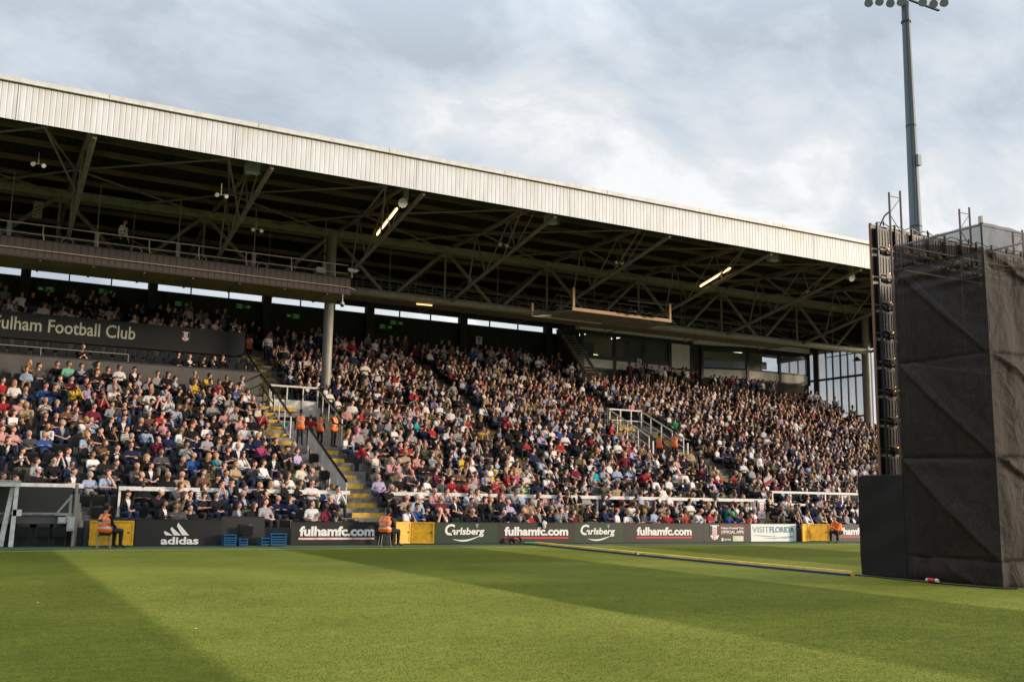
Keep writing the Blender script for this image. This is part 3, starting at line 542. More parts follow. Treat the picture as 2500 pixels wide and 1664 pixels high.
# yellow gates
def gate(x0, x1, lab, leaves):
    t_ = thing('perimeter_gate', lab, 'gate', ((x0+x1)/2, YB, 0))
    for (xa, ya, xb, yb, flip) in leaves:
        a_ = Vector((xa, ya, 0)); b2 = Vector((xb, yb, 0)); d_ = (b2-a_).normalized(); n_ = Vector((d_.y, -d_.x, 0))
        def slab(u0, u1, z0, z1, o0, o1):
            q = [a_+d_*u0+n_*o0, a_+d_*u1+n_*o0, a_+d_*u1+n_*o1, a_+d_*u0+n_*o1]; return [(p.x, p.y, z0) for p in q]+[(p.x, p.y, z1) for p in q]
        L_ = (b2-a_).length
        MB().hexa(slab(0, L_, .05, .87, 0, -.03)).build('gate_leaf', gate_y, t_)
        MB().hexa(slab(0, L_, .82, .87, .025, .001)).hexa(slab(0, L_, .05, .10, .025, .001)).hexa(slab(0, .05, .1, .82, .025, .001)).hexa(slab(L_-.05, L_, .1, .82, .025, .001)).build('gate_frame', gate_y, t_)
        MB().hexa(slab(L_*.9-.05, L_*.9, .45, .5, .03, .001)).build('latch', steel_d, t_)
    return t_
gate(3.72, 5.14, 'leftmost yellow gate, behind the steward seated on a stool', [(3.74, 36.2, 5.12, 36.14, 0)])
gate(14.6, 16.2, 'middle yellow double gate beside the first green board', [(14.62, 36.2, 15.32, 36.45, 0), (15.36, 36.45, 16.2, 36.12, 0)])
gate(35.26, 37.4, 'rightmost yellow folding gate next to the white tourism board', [(35.26, 35.85, 36.35, 36.45, 0), (36.38, 36.45, 37.4, 36.2, 0)])
# blue crates and a single seat by the black panel
blue = mat('blue_plastic', (.01, .085, .20), .45)
for i, (x, y, w_, h_, lb) in enumerate([(8.28, 35.95, .42, .38, 'blue slatted plastic crate left of the lone black seat'), (8.75, 35.95, .3, .24, 'low blue crate just left of the lone black seat'), (9.55, 35.95, .34, .26, 'low blue crate right of the lone black seat'), (9.98, 35.9, .56, .42, 'largest blue slatted crate, against the dark web address board')]):
    t_ = thing('plastic_crate', lb, 'crate', (x, y, 0), 'blue crates by the pitch')
    B((x-w_/2, y-.15, .02), (x+w_/2, y+.2, .05)).box((x-w_/2, y+.17, .05), (x+w_/2, y+.2, h_)).box((x-w_/2, y-.14, .05), (x-w_/2+.03, y+.17, h_)).box((x+w_/2-.03, y-.14, .05), (x+w_/2, y+.17, h_)).build('shell', blue, t_)
    m = MB()
    nn = 4 if h_ > .3 else 2
    for j in range(nn): z = .06+(h_-.08)*j/nn; m.box((x-w_/2, y-.165, z), (x+w_/2, y-.141, z+.042))
    m.box((x-w_/2-.01, y-.17, h_+.001), (x+w_/2+.01, y+.21, h_+.03)); m.build('slats', blue, t_)
# ---------------------------------------------------------------- dugout at the far left
timber = mat('grey_timber', (.30, .27, .24), .8, noise=.3, nscale=4, stretch=(6, 1, .5))
DG = thing('dugout', 'open team dugout with white leaning post, dark back wall and grey timber side', 'dugout', (1.5, 37, 0))
B((-6, 38.4, 1.02), (3.3, 38.5, 1.95)).build('back_wall', mat('dark_green_black', (.018, .02, .017), .6), DG)
B((-6, 36.6, .74), (3.0, 36.7, 1.02)).build('bench_wall', mat('grey_render', (.11, .10, .092), .8), DG); B((-6, 36.55, 1.022), (3.05, 38.4, 1.07)).build('ledge', concrete, DG)
B((-6, 38.0, 0), (3.3, 38.1, .74)).build('rear_face', blackp, DG)
MB().hexa([(1.36,36.2,.02),(1.50,36.2,.02),(1.50,36.3,.02),(1.36,36.3,.02),(1.40,36.2,1.95),(1.52,36.2,1.95),(1.52,36.3,1.95),(1.40,36.3,1.95)]).build('white_post', white_p, DG)
MB().hexa([(1.05,36.4,.02),(1.22,36.4,.02),(1.22,36.6,.02),(1.05,36.6,.02),(1.28,36.4,1.9),(1.40,36.4,1.9),(1.40,36.6,1.9),(1.28,36.6,1.9)]).build('curved_leg', white_p, DG)
B((-6, 36.15, 1.93), (1.56, 36.35, 2.1)).build('roof_edge', white_p, DG)
MB().add([(-6,36.1,2.11),(1.56,36.1,2.11),(1.56,38.4,1.98),(-6,38.4,1.98),(-6,36.1,2.13),(1.56,36.1,2.13),(1.56,38.4,2.0),(-6,38.4,2.0)], [(0,3,2,1),(4,5,6,7),(0,1,5,4),(1,2,6,5),(2,3,7,6),(3,0,4,7)]).build('perspex_roof', glz, DG)
B((1.4, 36.2, 1.0), (1.66, 36.3, 1.2)).build('bracket', white_p, DG)
for i in range(5): B((3.22+.09*i, 36.3+.33*i, .02), (3.30+.09*i, 36.62+.33*i, 2.05-.31*i)).build('timber_side', timber, DG)
MB().bar((2.72, 36.4, 1.1), (3.1, 36.4, 1.62), .06, .06).box((2.65, 36.38, 1.02), (3.2, 36.44, 1.1)).box((3.07, 36.4, 1.0), (3.15, 36.46, 1.7)).build('bracket', mat('galvanised'  , (.3,.3,.26)), DG)
B((-.5, 36.25, .52), (1.0, 36.3, .95)).build('white_notice', mat('pinkish_white', (.62, .55, .5), .6), DG)
for i, x in enumerate((2.86, 3.14)):
    t_ = thing('electrical_box', ('smaller white' if i == 0 else 'larger grey') + ' electrical box on the dugout side', 'electrical box', (x, 36.3, .7))
    B((x-.11, 36.22, .52 if i else .76), (x+.13, 36.34, .97)).build('casing', mat('box_grey', (.42, .41, .38), .5), t_, bevel=.01); B((x-.07, 36.205, .6 if i else .8), (x+.09, 36.218, .93)).build('lid', mat('box_white', (.5, .49, .46), .5), t_)
B((3.6, 36.5, 0), (3.74, 36.9, .86)).build('gate_post', darkconc, DG)

# ---------------------------------------------------------------- seats
def seat_parts():
    back = MB(); n = 5; V_ = []
    for j in range(4):
        for i in range(n):
            u = (i/(n-1)-.5); z = .45+.36*j/3; w_ = .43*(1 if j < 3 else .86); y = .20+.02*j-.06*(1-4*u*u)*0+.035*(4*u*u); V_.append((u*w_, y-.05, z))
    fs = [(j*n+i, j*n+i+1, (j+1)*n+i+1, (j+1)*n+i) for j in range(3) for i in range(n-1)]
    V2_ = [(a, b+.03, c) for a, b, c in V_]; k = len(V_)
    rim = [i for i in range(n)]+[n*j+n-1 for j in range(1, 4)]+[3*n+i for i in range(n-2, -1, -1)]+[n*j for j in range(2, 0, -1)]
    back.add(V_+V2_, fs+[tuple(x+k for x in q[::-1]) for q in fs]+[(rim[i], rim[i]+k, rim[(i+1) % len(rim)]+k, rim[(i+1) % len(rim)]) for i in range(len(rim))])
    base = MB().hexa([(-.2,-.02,.40),(.2,-.02,.40),(.2,.16,.42),(-.2,.16,.42),(-.19,-.03,.78*.0+.44),(.19,-.03,.44),(.2,.15,.46),(-.2,.15,.46)])
    pan = MB().hexa([(-.2,.02,.42),(.2,.02,.42),(.2,.13,.40),(-.2,.13,.40),(-.19,-.0,.74),(.19,-.0,.74),(.19,.06,.75),(-.19,.06,.75)])
    leg = MB().tube((-.18, .1, 0), (-.18, .12, .42), .015, n=5).tube((.18, .1, 0), (.18, .12, .42), .015, n=5).bar((-.2, .12, .41), (.2, .12, .41), .03, .03)
    return back, pan, leg
sb, sp, sg = seat_parts()
proto = None; seat_n = 0
def seat(x, y, z, lab='empty black plastic folding seat among the terrace rows', group='empty folding seats', rz=0):
    global proto
    if proto is None:
        proto = thing('stadium_chair', lab, 'seat', (0, 0, 0), group)
        sb.build('backrest', blackpl, proto, smooth=True); sp.build('seat_pan', blackpl, proto); sg.build('leg_frame', steel_d, proto); r_ = proto
    else:
        r_ = proto.copy(); COL.objects.link(r_)
        for c in list(proto.children):
            q = c.copy(); COL.objects.link(q); q.parent = r_
    r_.location = (x, y, z); r_.rotation_euler = (0, 0, rz); r_['label'] = lab; r_['group'] = group
    return r_
for i, x in enumerate((1.75, 2.35, 2.85)): seat(x, 36.28, -.08, ['black dugout seat nearest the white post', 'middle black dugout seat', 'black dugout seat beside the electrical boxes'][i], 'dugout seats')
seat(8.98, 36.3, -.05, 'lone black seat between the blue crates', 'seat by the crates')
for i in range(7): seat(.9+i*.78, 53.4, 8.55-.95+.0, 'large black padded seat behind the glass rail and parapet', 'padded seats behind the glass rail')

# ---------------------------------------------------------------- TV gantry (left) and camera platform (right)
gclad = mat('gantry_cladding', (.115, .095, .092), .6, noise=.15, nscale=1)
rail_c = mat('weathered_cream_rail', (.62, .50, .38), .5, noise=.2, nscale=3)
GT = thing('camera_gantry', 'long hanging camera gantry with ribbed dark cladding and cream handrails at left', 'gantry', (4, 50, 12.4))
m = MB(); x = 17.1
while x > -12: m.box((x-.285, 49.97, 12.47), (x, 50.0, 13.27)); x -= .31
m.box((-12, 50.003, 12.45), (17.1, 50.06, 13.28)); m.build('ribbed_cladding', gclad, GT)
B((-12, 49.94, 13.285), (17.14, 50.1, 13.31)).box((-12, 49.93, 12.40), (17.14, 50.0, 12.44)).build('edge_trim', mat('brown_trim', (.09, .065, .055), .6), GT)
MB().hexa([(-12,50.01,12.40),(17.1,50.01,12.40),(17.1,52.7,12.40),(-12,52.7,12.40),(-12,50.01,12.44),(17.1,50.01,12.44),(17.1,52.7,12.44),(-12,52.7,12.44)]).build('soffit', mat('olive_soffit', (.26, .23, .08), .7, noise=.3, nscale=1), GT)
for i in range(12): x = 15.9-i*2.3; MB().bar((x, 50.1, 12.36), (x-.0, 52.7, 12.36), .1, .07).build('soffit_beam', steel, GT)
MB().tube((-12, 49.98, 14.0), (16.95, 49.98, 14.0), .035, n=8).build('handrail', rail_c, GT, smooth=True); MB().tube((-12, 50.0, 13.55), (16.95, 50.0, 13.55), .02, n=6).build('mid_rail', rail_c, GT)
MB().path([(-12, 49.85, 12.78), (17.0, 49.85, 12.78), (17.5, 50.3, 12.78), (16.7, 51.2, 12.78)], .025).build('bumper_rail', rail_c, GT)
m = MB()
for i in range(12): x = 16.2-i*2.35; m.path([(x, 49.98, 14.0), (x, 49.98, 13.6), (x+.08, 50.05, 13.25)], .028)
m.build('rail_posts', rail_c, GT)
m = MB()
for i in range(6): x = 15.6-i*3.1; m.path([(x-.25, 50.6, 13.2)]+[(x-.25+.25*(1-math.cos(a_)), 50.6, 13.5+.2*math.sin(a_)) for a_ in [math.pi*j/8 for j in range(9)]]+[(x+.25, 50.6, 13.2)], .025)
m.build('safety_hoops', rail_c, GT)
m = MB()
for i in range(5): x = 15.9-i*3.8; MB().box((x-.1, 50.8, 13.2), (x+.1, 50.95, 14.2)).tube((x, 50.9, 14.19), (x+.0, 50.9, 16.6), .02).build('hanger', mat('pale_grey_steel', (.4, .39, .35), .5), GT)
for i, (x, w_, c_, lb) in enumerate([(15.55, .5, (.62, .55, .45), 'white broadcast unit at the right end of the gantry'), (5.1-3.3, .4, (.20, .17, .08), 'cream panelled meter box hanging above the left gantry rail')]):
    t_ = thing('equipment_box', lb, 'equipment', (x, 50.5, 13.4))
    B((x-w_*.5, 50.3, 13.48 if i == 0 else 14.4), (x+w_*.5, 50.6, 13.8 if i == 0 else 15.2)).build('casing', mat('equip%d' % i, c_, .5), t_, bevel=.02)
    m = MB()
    for j in range(3 if i == 0 else 6): m.box((x-w_*.4+(j % 2)*w_*.42, 50.27, (13.52 if i == 0 else 14.5)+.09*(j//1)), (x-w_*.4+(j % 2)*w_*.42+w_*.35, 50.299, (13.57 if i == 0 else 14.56)+.09*j))
    m.build('front_grille', steel_d if i else white_p, t_)
cc = thing('security_camera', 'white bullet security camera on the right tip of the gantry', 'camera', (17.0, 49.9, 13.4))
MB().hexa([(16.9,49.7,13.62),(17.35,49.7,13.62),(17.35,49.85,13.62),(16.9,49.85,13.62),(16.85,49.68,13.80),(17.45,49.68,13.76),(17.45,49.87,13.76),(16.85,49.87,13.80)]).build('housing', white_p, cc); MB().tube((17.1, 49.8, 13.3), (17.1, 49.8, 13.6), .03).build('bracket', white_p, cc)
dc = thing('security_camera', 'white dome security camera hanging below the gantry by the pillar', 'camera', (16.7, 50, 11.8))
MB().tube((16.7, 50, 12.4), (16.7, 50, 11.98), .03).tube((16.7, 50, 11.98), (16.7, 50, 11.84), .10, .13, n=12).build('mount', white_p, dc)
bm = bmesh.new(); bmesh.ops.create_icosphere(bm, subdivisions=2, radius=.115, matrix=Matrix.Translation((16.7, 50, 11.82))); me = bpy.data.meshes.new('dome'); bm.to_mesh(me); bm.free(); me.materials.append(steel_d); o = bpy.data.objects.new('dome', me); COL.objects.link(o); o.parent = dc; o.matrix_parent_inverse = Matrix.Translation(-dc.location)
G2 = thing('camera_platform', 'hanging camera platform with sunlit orange steel frame in front of the truss', 'gantry', (32, 48, 12.6))
ofr = mat('sun_tinted_steel', (.50, .30, .16), .5, noise=.15, nscale=2)  # orange glow of the low sun is painted into the frame's base colour
B((29.8, 47.94, 12.60), (36.9, 48.06, 12.79)).build('front_beam', ofr, G2); B((28.5, 50.4, 12.50), (33.4, 50.5, 12.68)).build('rear_beam', rail_c, G2)
for x, y, z1 in ((29.9, 48.0, 13.95), (36.82, 48.0, 13.75), (28.55, 50.45, 13.3)): B((x-.07, y-.055, 12.805), (x+.07, y+.055, z1)).build('corner_post', ofr, G2)
B((29.8, 48.07, 12.58), (36.9, 50.39, 12.66)).build('deck', steel, G2); MB().bar((28.6, 50.4, 12.6), (29.8, 48.1, 12.6), .1, .12).build('side_beam', steel, G2)
m = MB()
for i in range(8): x = 30.4+i*.85; m.tube((x, 50.2, 12.7), (x, 50.2, 13.9), .02)
m.tube((30, 50.2, 13.9), (36.8, 50.2, 13.9), .025).tube((30, 50.2, 13.3), (36.8, 50.2, 13.3), .02).tube((34, 48.4, 13.7), (36.8, 48.2, 13.7), .025); m.build('rear_railing', steel, G2)
t_ = thing('tarpaulin', 'dark green tarpaulin bundle draped over the platform floor', 'tarpaulin', (34.8, 48, 12.8))
bm = bmesh.new(); bmesh.ops.create_grid(bm, x_segments=24, y_segments=6, size=.5)
for v in bm.verts: v.co = Vector((34.9+v.co.x*3.0, 48.0+v.co.y*.9, 12.86+.12*math.cos(v.co.y*3)+.05*math.sin(v.co.x*31)+.04*math.sin(v.co.x*13+v.co.y*9)))
me = bpy.data.meshes.new('sheet'); bm.to_mesh(me); bm.free(); me.materials.append(mat('dark_green_sheet', (.03, .04, .03), .7)); o = bpy.data.objects.new('sheet', me); COL.objects.link(o); o.parent = t_; o.matrix_parent_inverse = Matrix.Translation(-t_.location); md = o.modifiers.new('s', 'SOLIDIFY'); md.thickness = .03
t_ = thing('equipment_box', 'cream loudspeaker box standing on the camera platform', 'equipment', (35.2, 49.5, 12.7)); B((35.1, 49.3, 12.67), (35.45, 49.6, 13.35)).build('casing', rail_c, t_, bevel=.02); B((35.15, 49.28, 12.8), (35.4, 49.298, 13.2)).build('grille', gclad, t_)
# lit fluorescent tubes
glow = mat('warm_tube_glow', (1, .62, .26), .5, emit=5.0)
glow2 = mat('warm_tube_glow_dim', (1, .55, .22), .5, emit=1.6)
for nm, a_, b2, g_ in (('bright', (17.35, 46.9, 15.05), (17.3, 44.1, 15.7), glow), ('low', (22.3, 53.2, 13.02), (23.25, 53.1, 13.02), glow2), ('right', (38.4, 47.0, 14.85), (38.35, 44.2, 15.42), glow)):
    lb = {'bright': 'brightest lit warm strip light, slanting on a roof prop above the gantry end', 'low': 'small lit strip light under the bottom pipe of the truss', 'right': 'lit warm strip light on the roof prop towards the right'}[nm]
    t_ = thing('strip_light', lb, 'light', a_); MB().tube(a_, b2, .042, n=8).build('tube', g_, t_)
    MB().bar(Vector(a_)+Vector((0, 0, .1)), Vector(b2)+Vector((0, 0, .1)), .16, .05).build('fitting', steel, t_)
# caged floodlights and speakers under the roof edge
cage = mat('cage_wire', (.32, .34, .36), .35, metal=.6); lens = mat('lamp_lens', (.45, .50, .55), .3)
for x, lb in ((9.68, 'left caged floodlight under the white roof edge'), (24.71, 'middle caged floodlight under the white roof edge'), (39.54, 'right caged floodlight under the white roof edge')):
    t_ = thing('caged_floodlight', lb, 'floodlight', (x, 41.8, 15.6), 'caged floodlights under the roof edge')
    B((x-.3, 41.75, 15.52), (x+.3, 42.1, 15.98)).build('housing', lens, t_, bevel=.03)
    m = MB()
    for i in range(9): xx = x-.36+.09*i; m.tube((xx, 41.6, 15.45), (xx, 41.6, 16.05), .006, n=4)
    for i in range(6): zz = 15.45+.12*i; m.tube((x-.36, 41.6, zz), (x+.36, 41.6, zz), .006, n=4).tube((x-.36, 41.6, zz), (x-.36, 42.1, zz), .006, n=4).tube((x+.36, 41.6, zz), (x+.36, 42.1, zz), .006, n=4)
    m.build('wire_cage', cage, t_); MB().tube((x, 41.9, 16.0), (x, 41.9, 16.8), .03).build('hanger', steel, t_)
for x, lb in ((16.77, 'cream loudspeaker pair hanging from the left part of the roof edge'), (45.85, 'cream loudspeaker pair hanging near the right end of the roof edge')):
    t_ = thing('loudspeaker', lb, 'loudspeaker', (x, 42, 15.5), 'loudspeakers under the roof')
    B((x+.02, 41.9, 15.5), (x+.22, 42.2, 16.2)).build('column_speaker', mat('speaker_cream', (.42, .40, .34), .5), t_, bevel=.02)
    MB().tube((x-.1, 41.8, 15.30), (x-.1, 42.1, 15.42), .24, .12, n=8).build('horn', mat('speaker_pale', (.58, .55, .48), .5), t_); MB().tube((x, 42.05, 15.6), (x, 42.05, 16.7), .03).build('hanger', steel, t_)
for i, (x, z, y) in enumerate(((8.45, 14.41, 42), (23.5, 14.95, 44.8), (30.8, 14.95, 44.8), (1.4, 14.8, 43), (45.3, 15.0, 45), (11.0, 14.2, 46))):
    t_ = thing('lamp_cluster', ['small twin spotlight on the second roof prop from left', 'small spotlight on the prop behind the middle caged floodlight', 'small spotlight between the middle and right caged floodlights', 'small spotlight bank at the far left roof prop', 'small spotlight near the right end roof prop', 'small spotlight over the left gantry'][i], 'spotlight', (x, y, z), 'small spotlights on the roof props')
    for s_ in (-1, 1): MB().tube((x+s_*.16, y, z), (x+s_*.2, y-.16, z-.1), .06, .09, n=8).build('lamp_head', mat('spot_pale', (.5, .48, .4), .4), t_)
    MB().bar((x-.22, y+.03, z), (x+.22, y+.03, z), .04, .04).tube((x, y+.03, z), (x, y+.03, z+.5), .02).build('bracket', steel, t_)
t_ = thing('pendant_lamp', 'dark conical pendant lamp hanging inside the glazed end of the stand', 'lamp', (58, 52.9, 12.5)); MB().tube((58.2, 53.0, 12.55), (58.2, 53.0, 12.85), .32, .06, n=14).build('shade', blackp, t_); MB().tube((58.2, 53.0, 12.85), (58.2, 53.0, 13.9), .015).build('cord', blackp, t_)
t_ = thing('security_camera', 'pair of grey security cameras on the outer side of the right pillar', 'camera', (60.6, 53, 10.4))
B((60.3, 52.9, 9.9), (60.5, 53.1, 10.9)).build('bracket', steel_d, t_)
for z in (10.75, 10.1): MB().bar((60.6, 52.9, z), (61.3, 52.6, z-.05), .18, .16).build('housing', steel_d, t_)

# ---------------------------------------------------------------- floodlight pylon
PY = thing('floodlight_pylon', 'tall tapering grey floodlight mast with round lamps at the top of the picture', 'floodlight', (65.4, 53, 0))
pym = mat('pylon_blue_grey', (.13, .165, .185), .5, noise=.12, nscale=.8, stretch=(1, 1, .2))
zs = [0, 12, 24, 32.5, 43.8]; rs = [.62, .55, .47, .40, .30]
m = MB()
for i in range(4): m.tube((65.4, 53, zs[i]), (65.4, 53, zs[i+1]), rs[i], rs[i+1], n=20)
m.build('mast', pym, PY, smooth=True)
m = MB().tube((65.0, 52.7, 6), (65.12, 52.72, 43), .02, n=5).tube((64.75, 52.6, 6), (64.9, 52.62, 43), .02, n=5)
for i in range(90): m.tube((64.75+.0017*i, 52.6, 6.2+i*.41), (65.0+.0014*i, 52.7, 6.2+i*.41), .012, n=4)
m.build('ladder', steel_d, PY); MB().tube((65.1, 52.45, 4), (65.25, 52.62, 43.2), .03, n=5).build('cable_conduit', steel_d, PY); B((65.2, 52.3, 29.0), (65.6, 52.6, 29.9)).build('junction_box', pym, PY)
for z, r_ in ((32.5, .415), (24, .485), (41.6, .40)): MB().tube((65.4, 53, z-.06), (65.4, 53, z+.06), r_, n=20).build('joint_ring', steel_d, PY)
MB().tube((65.4, 53, 43.7), (65.4, 53, 44.6), .3, n=12).box((62, 52.8, 43.6), (69.5, 53.0, 43.72)).build('head_frame', steel_d, PY)
lens2 = mat('round_lamp_glass', (.16, .17, .14), .2)
for i in range(8):
    u = (i-3.55)*.93; x = 65.4+u*.90; y = 53-u*.42; z = 43.05+(.13 if i % 2 else .0)+.03*i
    if i == 4: continue
    MB().tube((x, y, z), (x-.2, y-.38, z-.12), .22, .36, n=16).build('lamp_reflector', pym, PY, smooth=True); MB().tube((x-.201, y-.382, z-.121), (x-.215, y-.405, z-.128), .33, .33, n=16).build('lamp_glass', lens2, PY)

# ---------------------------------------------------------------- scaffold tower, black box, video wall
def netmat(nm, col, alpha):
    m = bpy.data.materials.new(nm); m.use_nodes = True; t = m.node_tree; b = t.nodes['Principled BSDF']; b.inputs['Roughness'].default_value = .7; b.inputs['Specular IOR Level'].default_value = .25
    c = t.nodes.new('ShaderNodeTexCoord'); n = t.nodes.new('ShaderNodeTexNoise'); mpn = t.nodes.new('ShaderNodeMapping'); mpn.inputs['Scale'].default_value = (1, 1, 6); t.links.new(c.outputs['Object'], mpn.inputs[0]); t.links.new(mpn.outputs[0], n.inputs[0]); n.inputs['Scale'].default_value = 12; n.inputs['Detail'].default_value = 6
    r = t.nodes.new('ShaderNodeValToRGB'); r.color_ramp.elements[0].position = .3; r.color_ramp.elements[1].position = .75; r.color_ramp.elements[0].color = (*[v*.8 for v in col], 1); r.color_ramp.elements[1].color = (*[v*1.25 for v in col], 1)
    t.links.new(n.outputs[0], r.inputs[0]); t.links.new(r.outputs[0], b.inputs['Base Color']); b.inputs['Alpha'].default_value = alpha
    n2 = t.nodes.new('ShaderNodeTexNoise'); n2.inputs['Scale'].default_value = 150; t.links.new(c.outputs['Object'], n2.inputs[0]); bp = t.nodes.new('ShaderNodeBump'); bp.inputs['Strength'].default_value = .5; bp.inputs['Distance'].default_value = .01; t.links.new(n2.outputs[0], bp.inputs['Height']); n3 = t.nodes.new('ShaderNodeTexNoise'); m3 = t.nodes.new('ShaderNodeMapping'); m3.inputs['Scale'].default_value = (1, 1, .55); m3.inputs['Rotation'].default_value = (.5, .5, 0); t.links.new(c.outputs['Object'], m3.inputs[0]); t.links.new(m3.outputs[0], n3.inputs[0]); n3.inputs['Scale'].default_value = 2.6; n3.inputs['Detail'].default_value = 5; n3.inputs['Distortion'].default_value = 1.2
    b3 = t.nodes.new('ShaderNodeBump'); b3.inputs['Strength'].default_value = .9; b3.inputs['Distance'].default_value = .09; t.links.new(n3.outputs[0], b3.inputs['Height']); t.links.new(b3.outputs[0], bp.inputs['Normal']); t.links.new(bp.outputs[0], b.inputs['Normal'])
    return m
net = netmat('debris_netting', (.0215, .0150, .0120), .915); net_top = netmat('thin_netting', (.034, .027, .024), .72)
TX, TY0, TY1, TX1, TH = 20.88, 15.02, 17.66, 25.6, 8.56
TWR = thing('scaffold_tower', 'tall square scaffold tower wrapped in dark brown netting at right', 'scaffold tower', (TX, TY0, 0))
lv = [.58, 2.97, 5.40, 7.90]
def fold(u, z, w, seed):       # outward bulge of the netting, in metres; u along the face 0..w
    d_ = 0
    tops = lv+[TH]; zb = 0
    for i, zt in enumerate(tops):
        if z <= zt or i == len(tops)-1: break
        zb = zt
    h_ = zt-zb; q = (z-zb)/h_ if h_ else 0; uu = u/w
    d_ += .10*math.sin(math.pi*min(1, max(0, q)))*math.sin(math.pi*uu)
    d_ -= .035*math.exp(-((z-zt)/.05)**2)+.035*math.exp(-((z-zb)/.05)**2)
    if 0 < i < 4:                      # crease where the net is pressed on the brace
        s_ = (uu-(1-q)) if True else 0
        d_ += .03*math.exp(-(s_/.04)**2)+.12*max(0, 1-abs(s_)*4)*(.15+.85/(1+math.exp(-s_/.012)))
    if i == 0: d_ += .05*math.sin(u*7+seed)*math.sin(u*3.1)*(1-q*.3)+.05*math.exp(-((uu-.75+q*.35)/.06)**2)+.07*(1-q)
    d_ += .03*math.sin(u*2.3+z*1.7+seed)+.016*math.sin(u*9+z*.8+seed)+.02*math.sin(z*9+u*1.3)*math.exp(-((z-zt+.12)/.3)**2)
    sag = .055*math.sin((z-.15*uu)*16)*math.exp(-((z-7.35-.35*(1-uu))/.35)**2); d_ += sag
    return d_*min(1, uu*14+.1)*min(1, (1-uu)*14+.1)
def face(name, org, du, dn, w, z0, z1, mm, seed, nu=90, nz=260):
    vs = []
    for j in range(nz+1):
        for i in range(nu+1):
            u = w*i/nu; zt_ = z1(u) if callable(z1) else z1; zb_ = z0(u) if callable(z0) else z0; z = zb_+(zt_-zb_)*j/nz; p = Vector(org)+Vector(du)*u+Vector(dn)*fold(u, z, w, seed); edge = .03*math.sin(z*5.2+seed)*(1 if i in (0,) else 0)
            vs.append((p.x, p.y, z+(0.0)))
    fs = [(j*(nu+1)+i, j*(nu+1)+i+1, (j+1)*(nu+1)+i+1, (j+1)*(nu+1)+i) for j in range(nz) for i in range(nu)]
    o = MB().add(vs, fs).build(name, mm, TWR, smooth=True); return o
face('netting', (TX, TY1, 0), (0, -1, 0), (-1, 0, 0), TY1-TY0, 0.02, lambda u: TH-.02-.62*(u/(TY1-TY0))**1.3, net, 1)
face('netting', (TX, TY0, 0), (1, 0, 0), (0, -1, 0), TX1-TX, 0.02, lambda u: 7.92-.25*math.sin(u*.9), net, 4, nu=170)
face('thin_netting', (TX, TY1, 0), (0, -1, 0), (-1, 0, 0), TY1-TY0, lambda u: TH-.015-.62*(u/(TY1-TY0))**1.3, TH, net_top, 1)
face('thin_netting', (TX, TY0, 0), (1, 0, 0), (0, -1, 0), TX1-TX, lambda u: 7.925-.25*math.sin(u*.9), TH, net_top, 4, nu=150)
face('netting', (TX1, TY0, 0), (0, 1, 0), (1, 0, 0), TY1-TY0, 0.02, TH, net, 2, nu=20)
face('netting', (TX, TY1+.02, 0), (1, 0, 0), (0, 1, 0), TX1-TX, 0.02, 8.2, net, 2, nu=20)
alu = mat('scaffold_alloy', (.50, .46, .42), .5, metal=.3)
ins = .12
for x in (TX+ins, TX+2.5, TX1-ins):
    for y in (TY0+ins, TY1-ins): MB().tube((x, y, 0), (x, y, TH+.12 if x < 21.2 and y < 16 else TH), .024, n=8).build('upright', alu, TWR)
for z in lv+[TH-.02]:
    for y in (TY0+ins, TY1-ins): MB().tube((TX+ins, y, z), (TX1-ins, y, z), .024, n=6).build('ledger', alu, TWR)
    for x in (TX+ins, TX+2.5, TX1-ins): MB().tube((x, TY0+ins, z), (x, TY1-ins, z), .024, n=6).build('ledger', alu, TWR)
for i in range(3):
    a_, b2 = lv[i], lv[i+1]
    MB().tube((TX+ins, TY1-ins, b2), (TX+ins, TY0+ins, a_), .022, n=6).build('brace', alu, TWR); MB().tube((TX+ins+.05, TY1-ins, a_), (TX+ins+.05, TY0+.9, b2), .022, n=6).build('brace', alu, TWR)
    MB().tube((TX+ins, TY0+ins, b2), (TX+2.5, TY0+ins, a_), .022, n=6).build('brace', alu, TWR)
# seam ties where two nets meet at the corner
m = MB()
for i in range(10): z = .9+i*.72; MB().box((TX-.10, TY0-.06, z), (TX+.03, TY0-.052, z+.022)).box((TX-.10, TY0-.052, z), (TX-.092, TY0+.03, z+.022)).build('net_tie', mat('tie_dark', (.02, .018, .018), .9), TWR)
MB().tube((TX+.1, TY0+.1, TH), (TX+.1, TY0+.1, TH+.18), .06, n=8).build('coupler', alu, TWR)
BX = thing('covered_box', 'low black cloth covered box standing beside the tower base', 'box', (TX, 18.4, 0))
bm = bmesh.new(); bmesh.ops.create_cube(bm, size=1)
bmesh.ops.subdivide_edges(bm, edges=bm.edges[:], cuts=24, use_grid_fill=True)
for v in bm.verts:
    n_ = v.co.copy(); v.co = Vector((TX+.62+n_.x*1.2, 18.43+n_.y*1.5, 1.30+n_.z*2.58)); w_ = .012*math.sin(v.co.y*5+v.co.z*2)+.01*math.sin(v.co.z*7+v.co.y*3)
    if n_.x < -.49: v.co.x += w_
    if n_.z > .4 and abs(n_.y) > .44: v.co.z -= .03
me = bpy.data.meshes.new('cloth_cover'); bm.to_mesh(me); bm.free(); me.materials.append(mat('black_cloth', (.014, .0115, .0105), .9, bump=.3, bscale=90)); o = bpy.data.objects.new('cloth_cover', me); COL.objects.link(o); o.parent = BX; o.matrix_parent_inverse = Matrix.Translation(-BX.location)
md = o.modifiers.new('b', 'BEVEL'); md.width = .05; md.segments = 2; md.limit_method = 'ANGLE'; md.angle_limit = R(60)
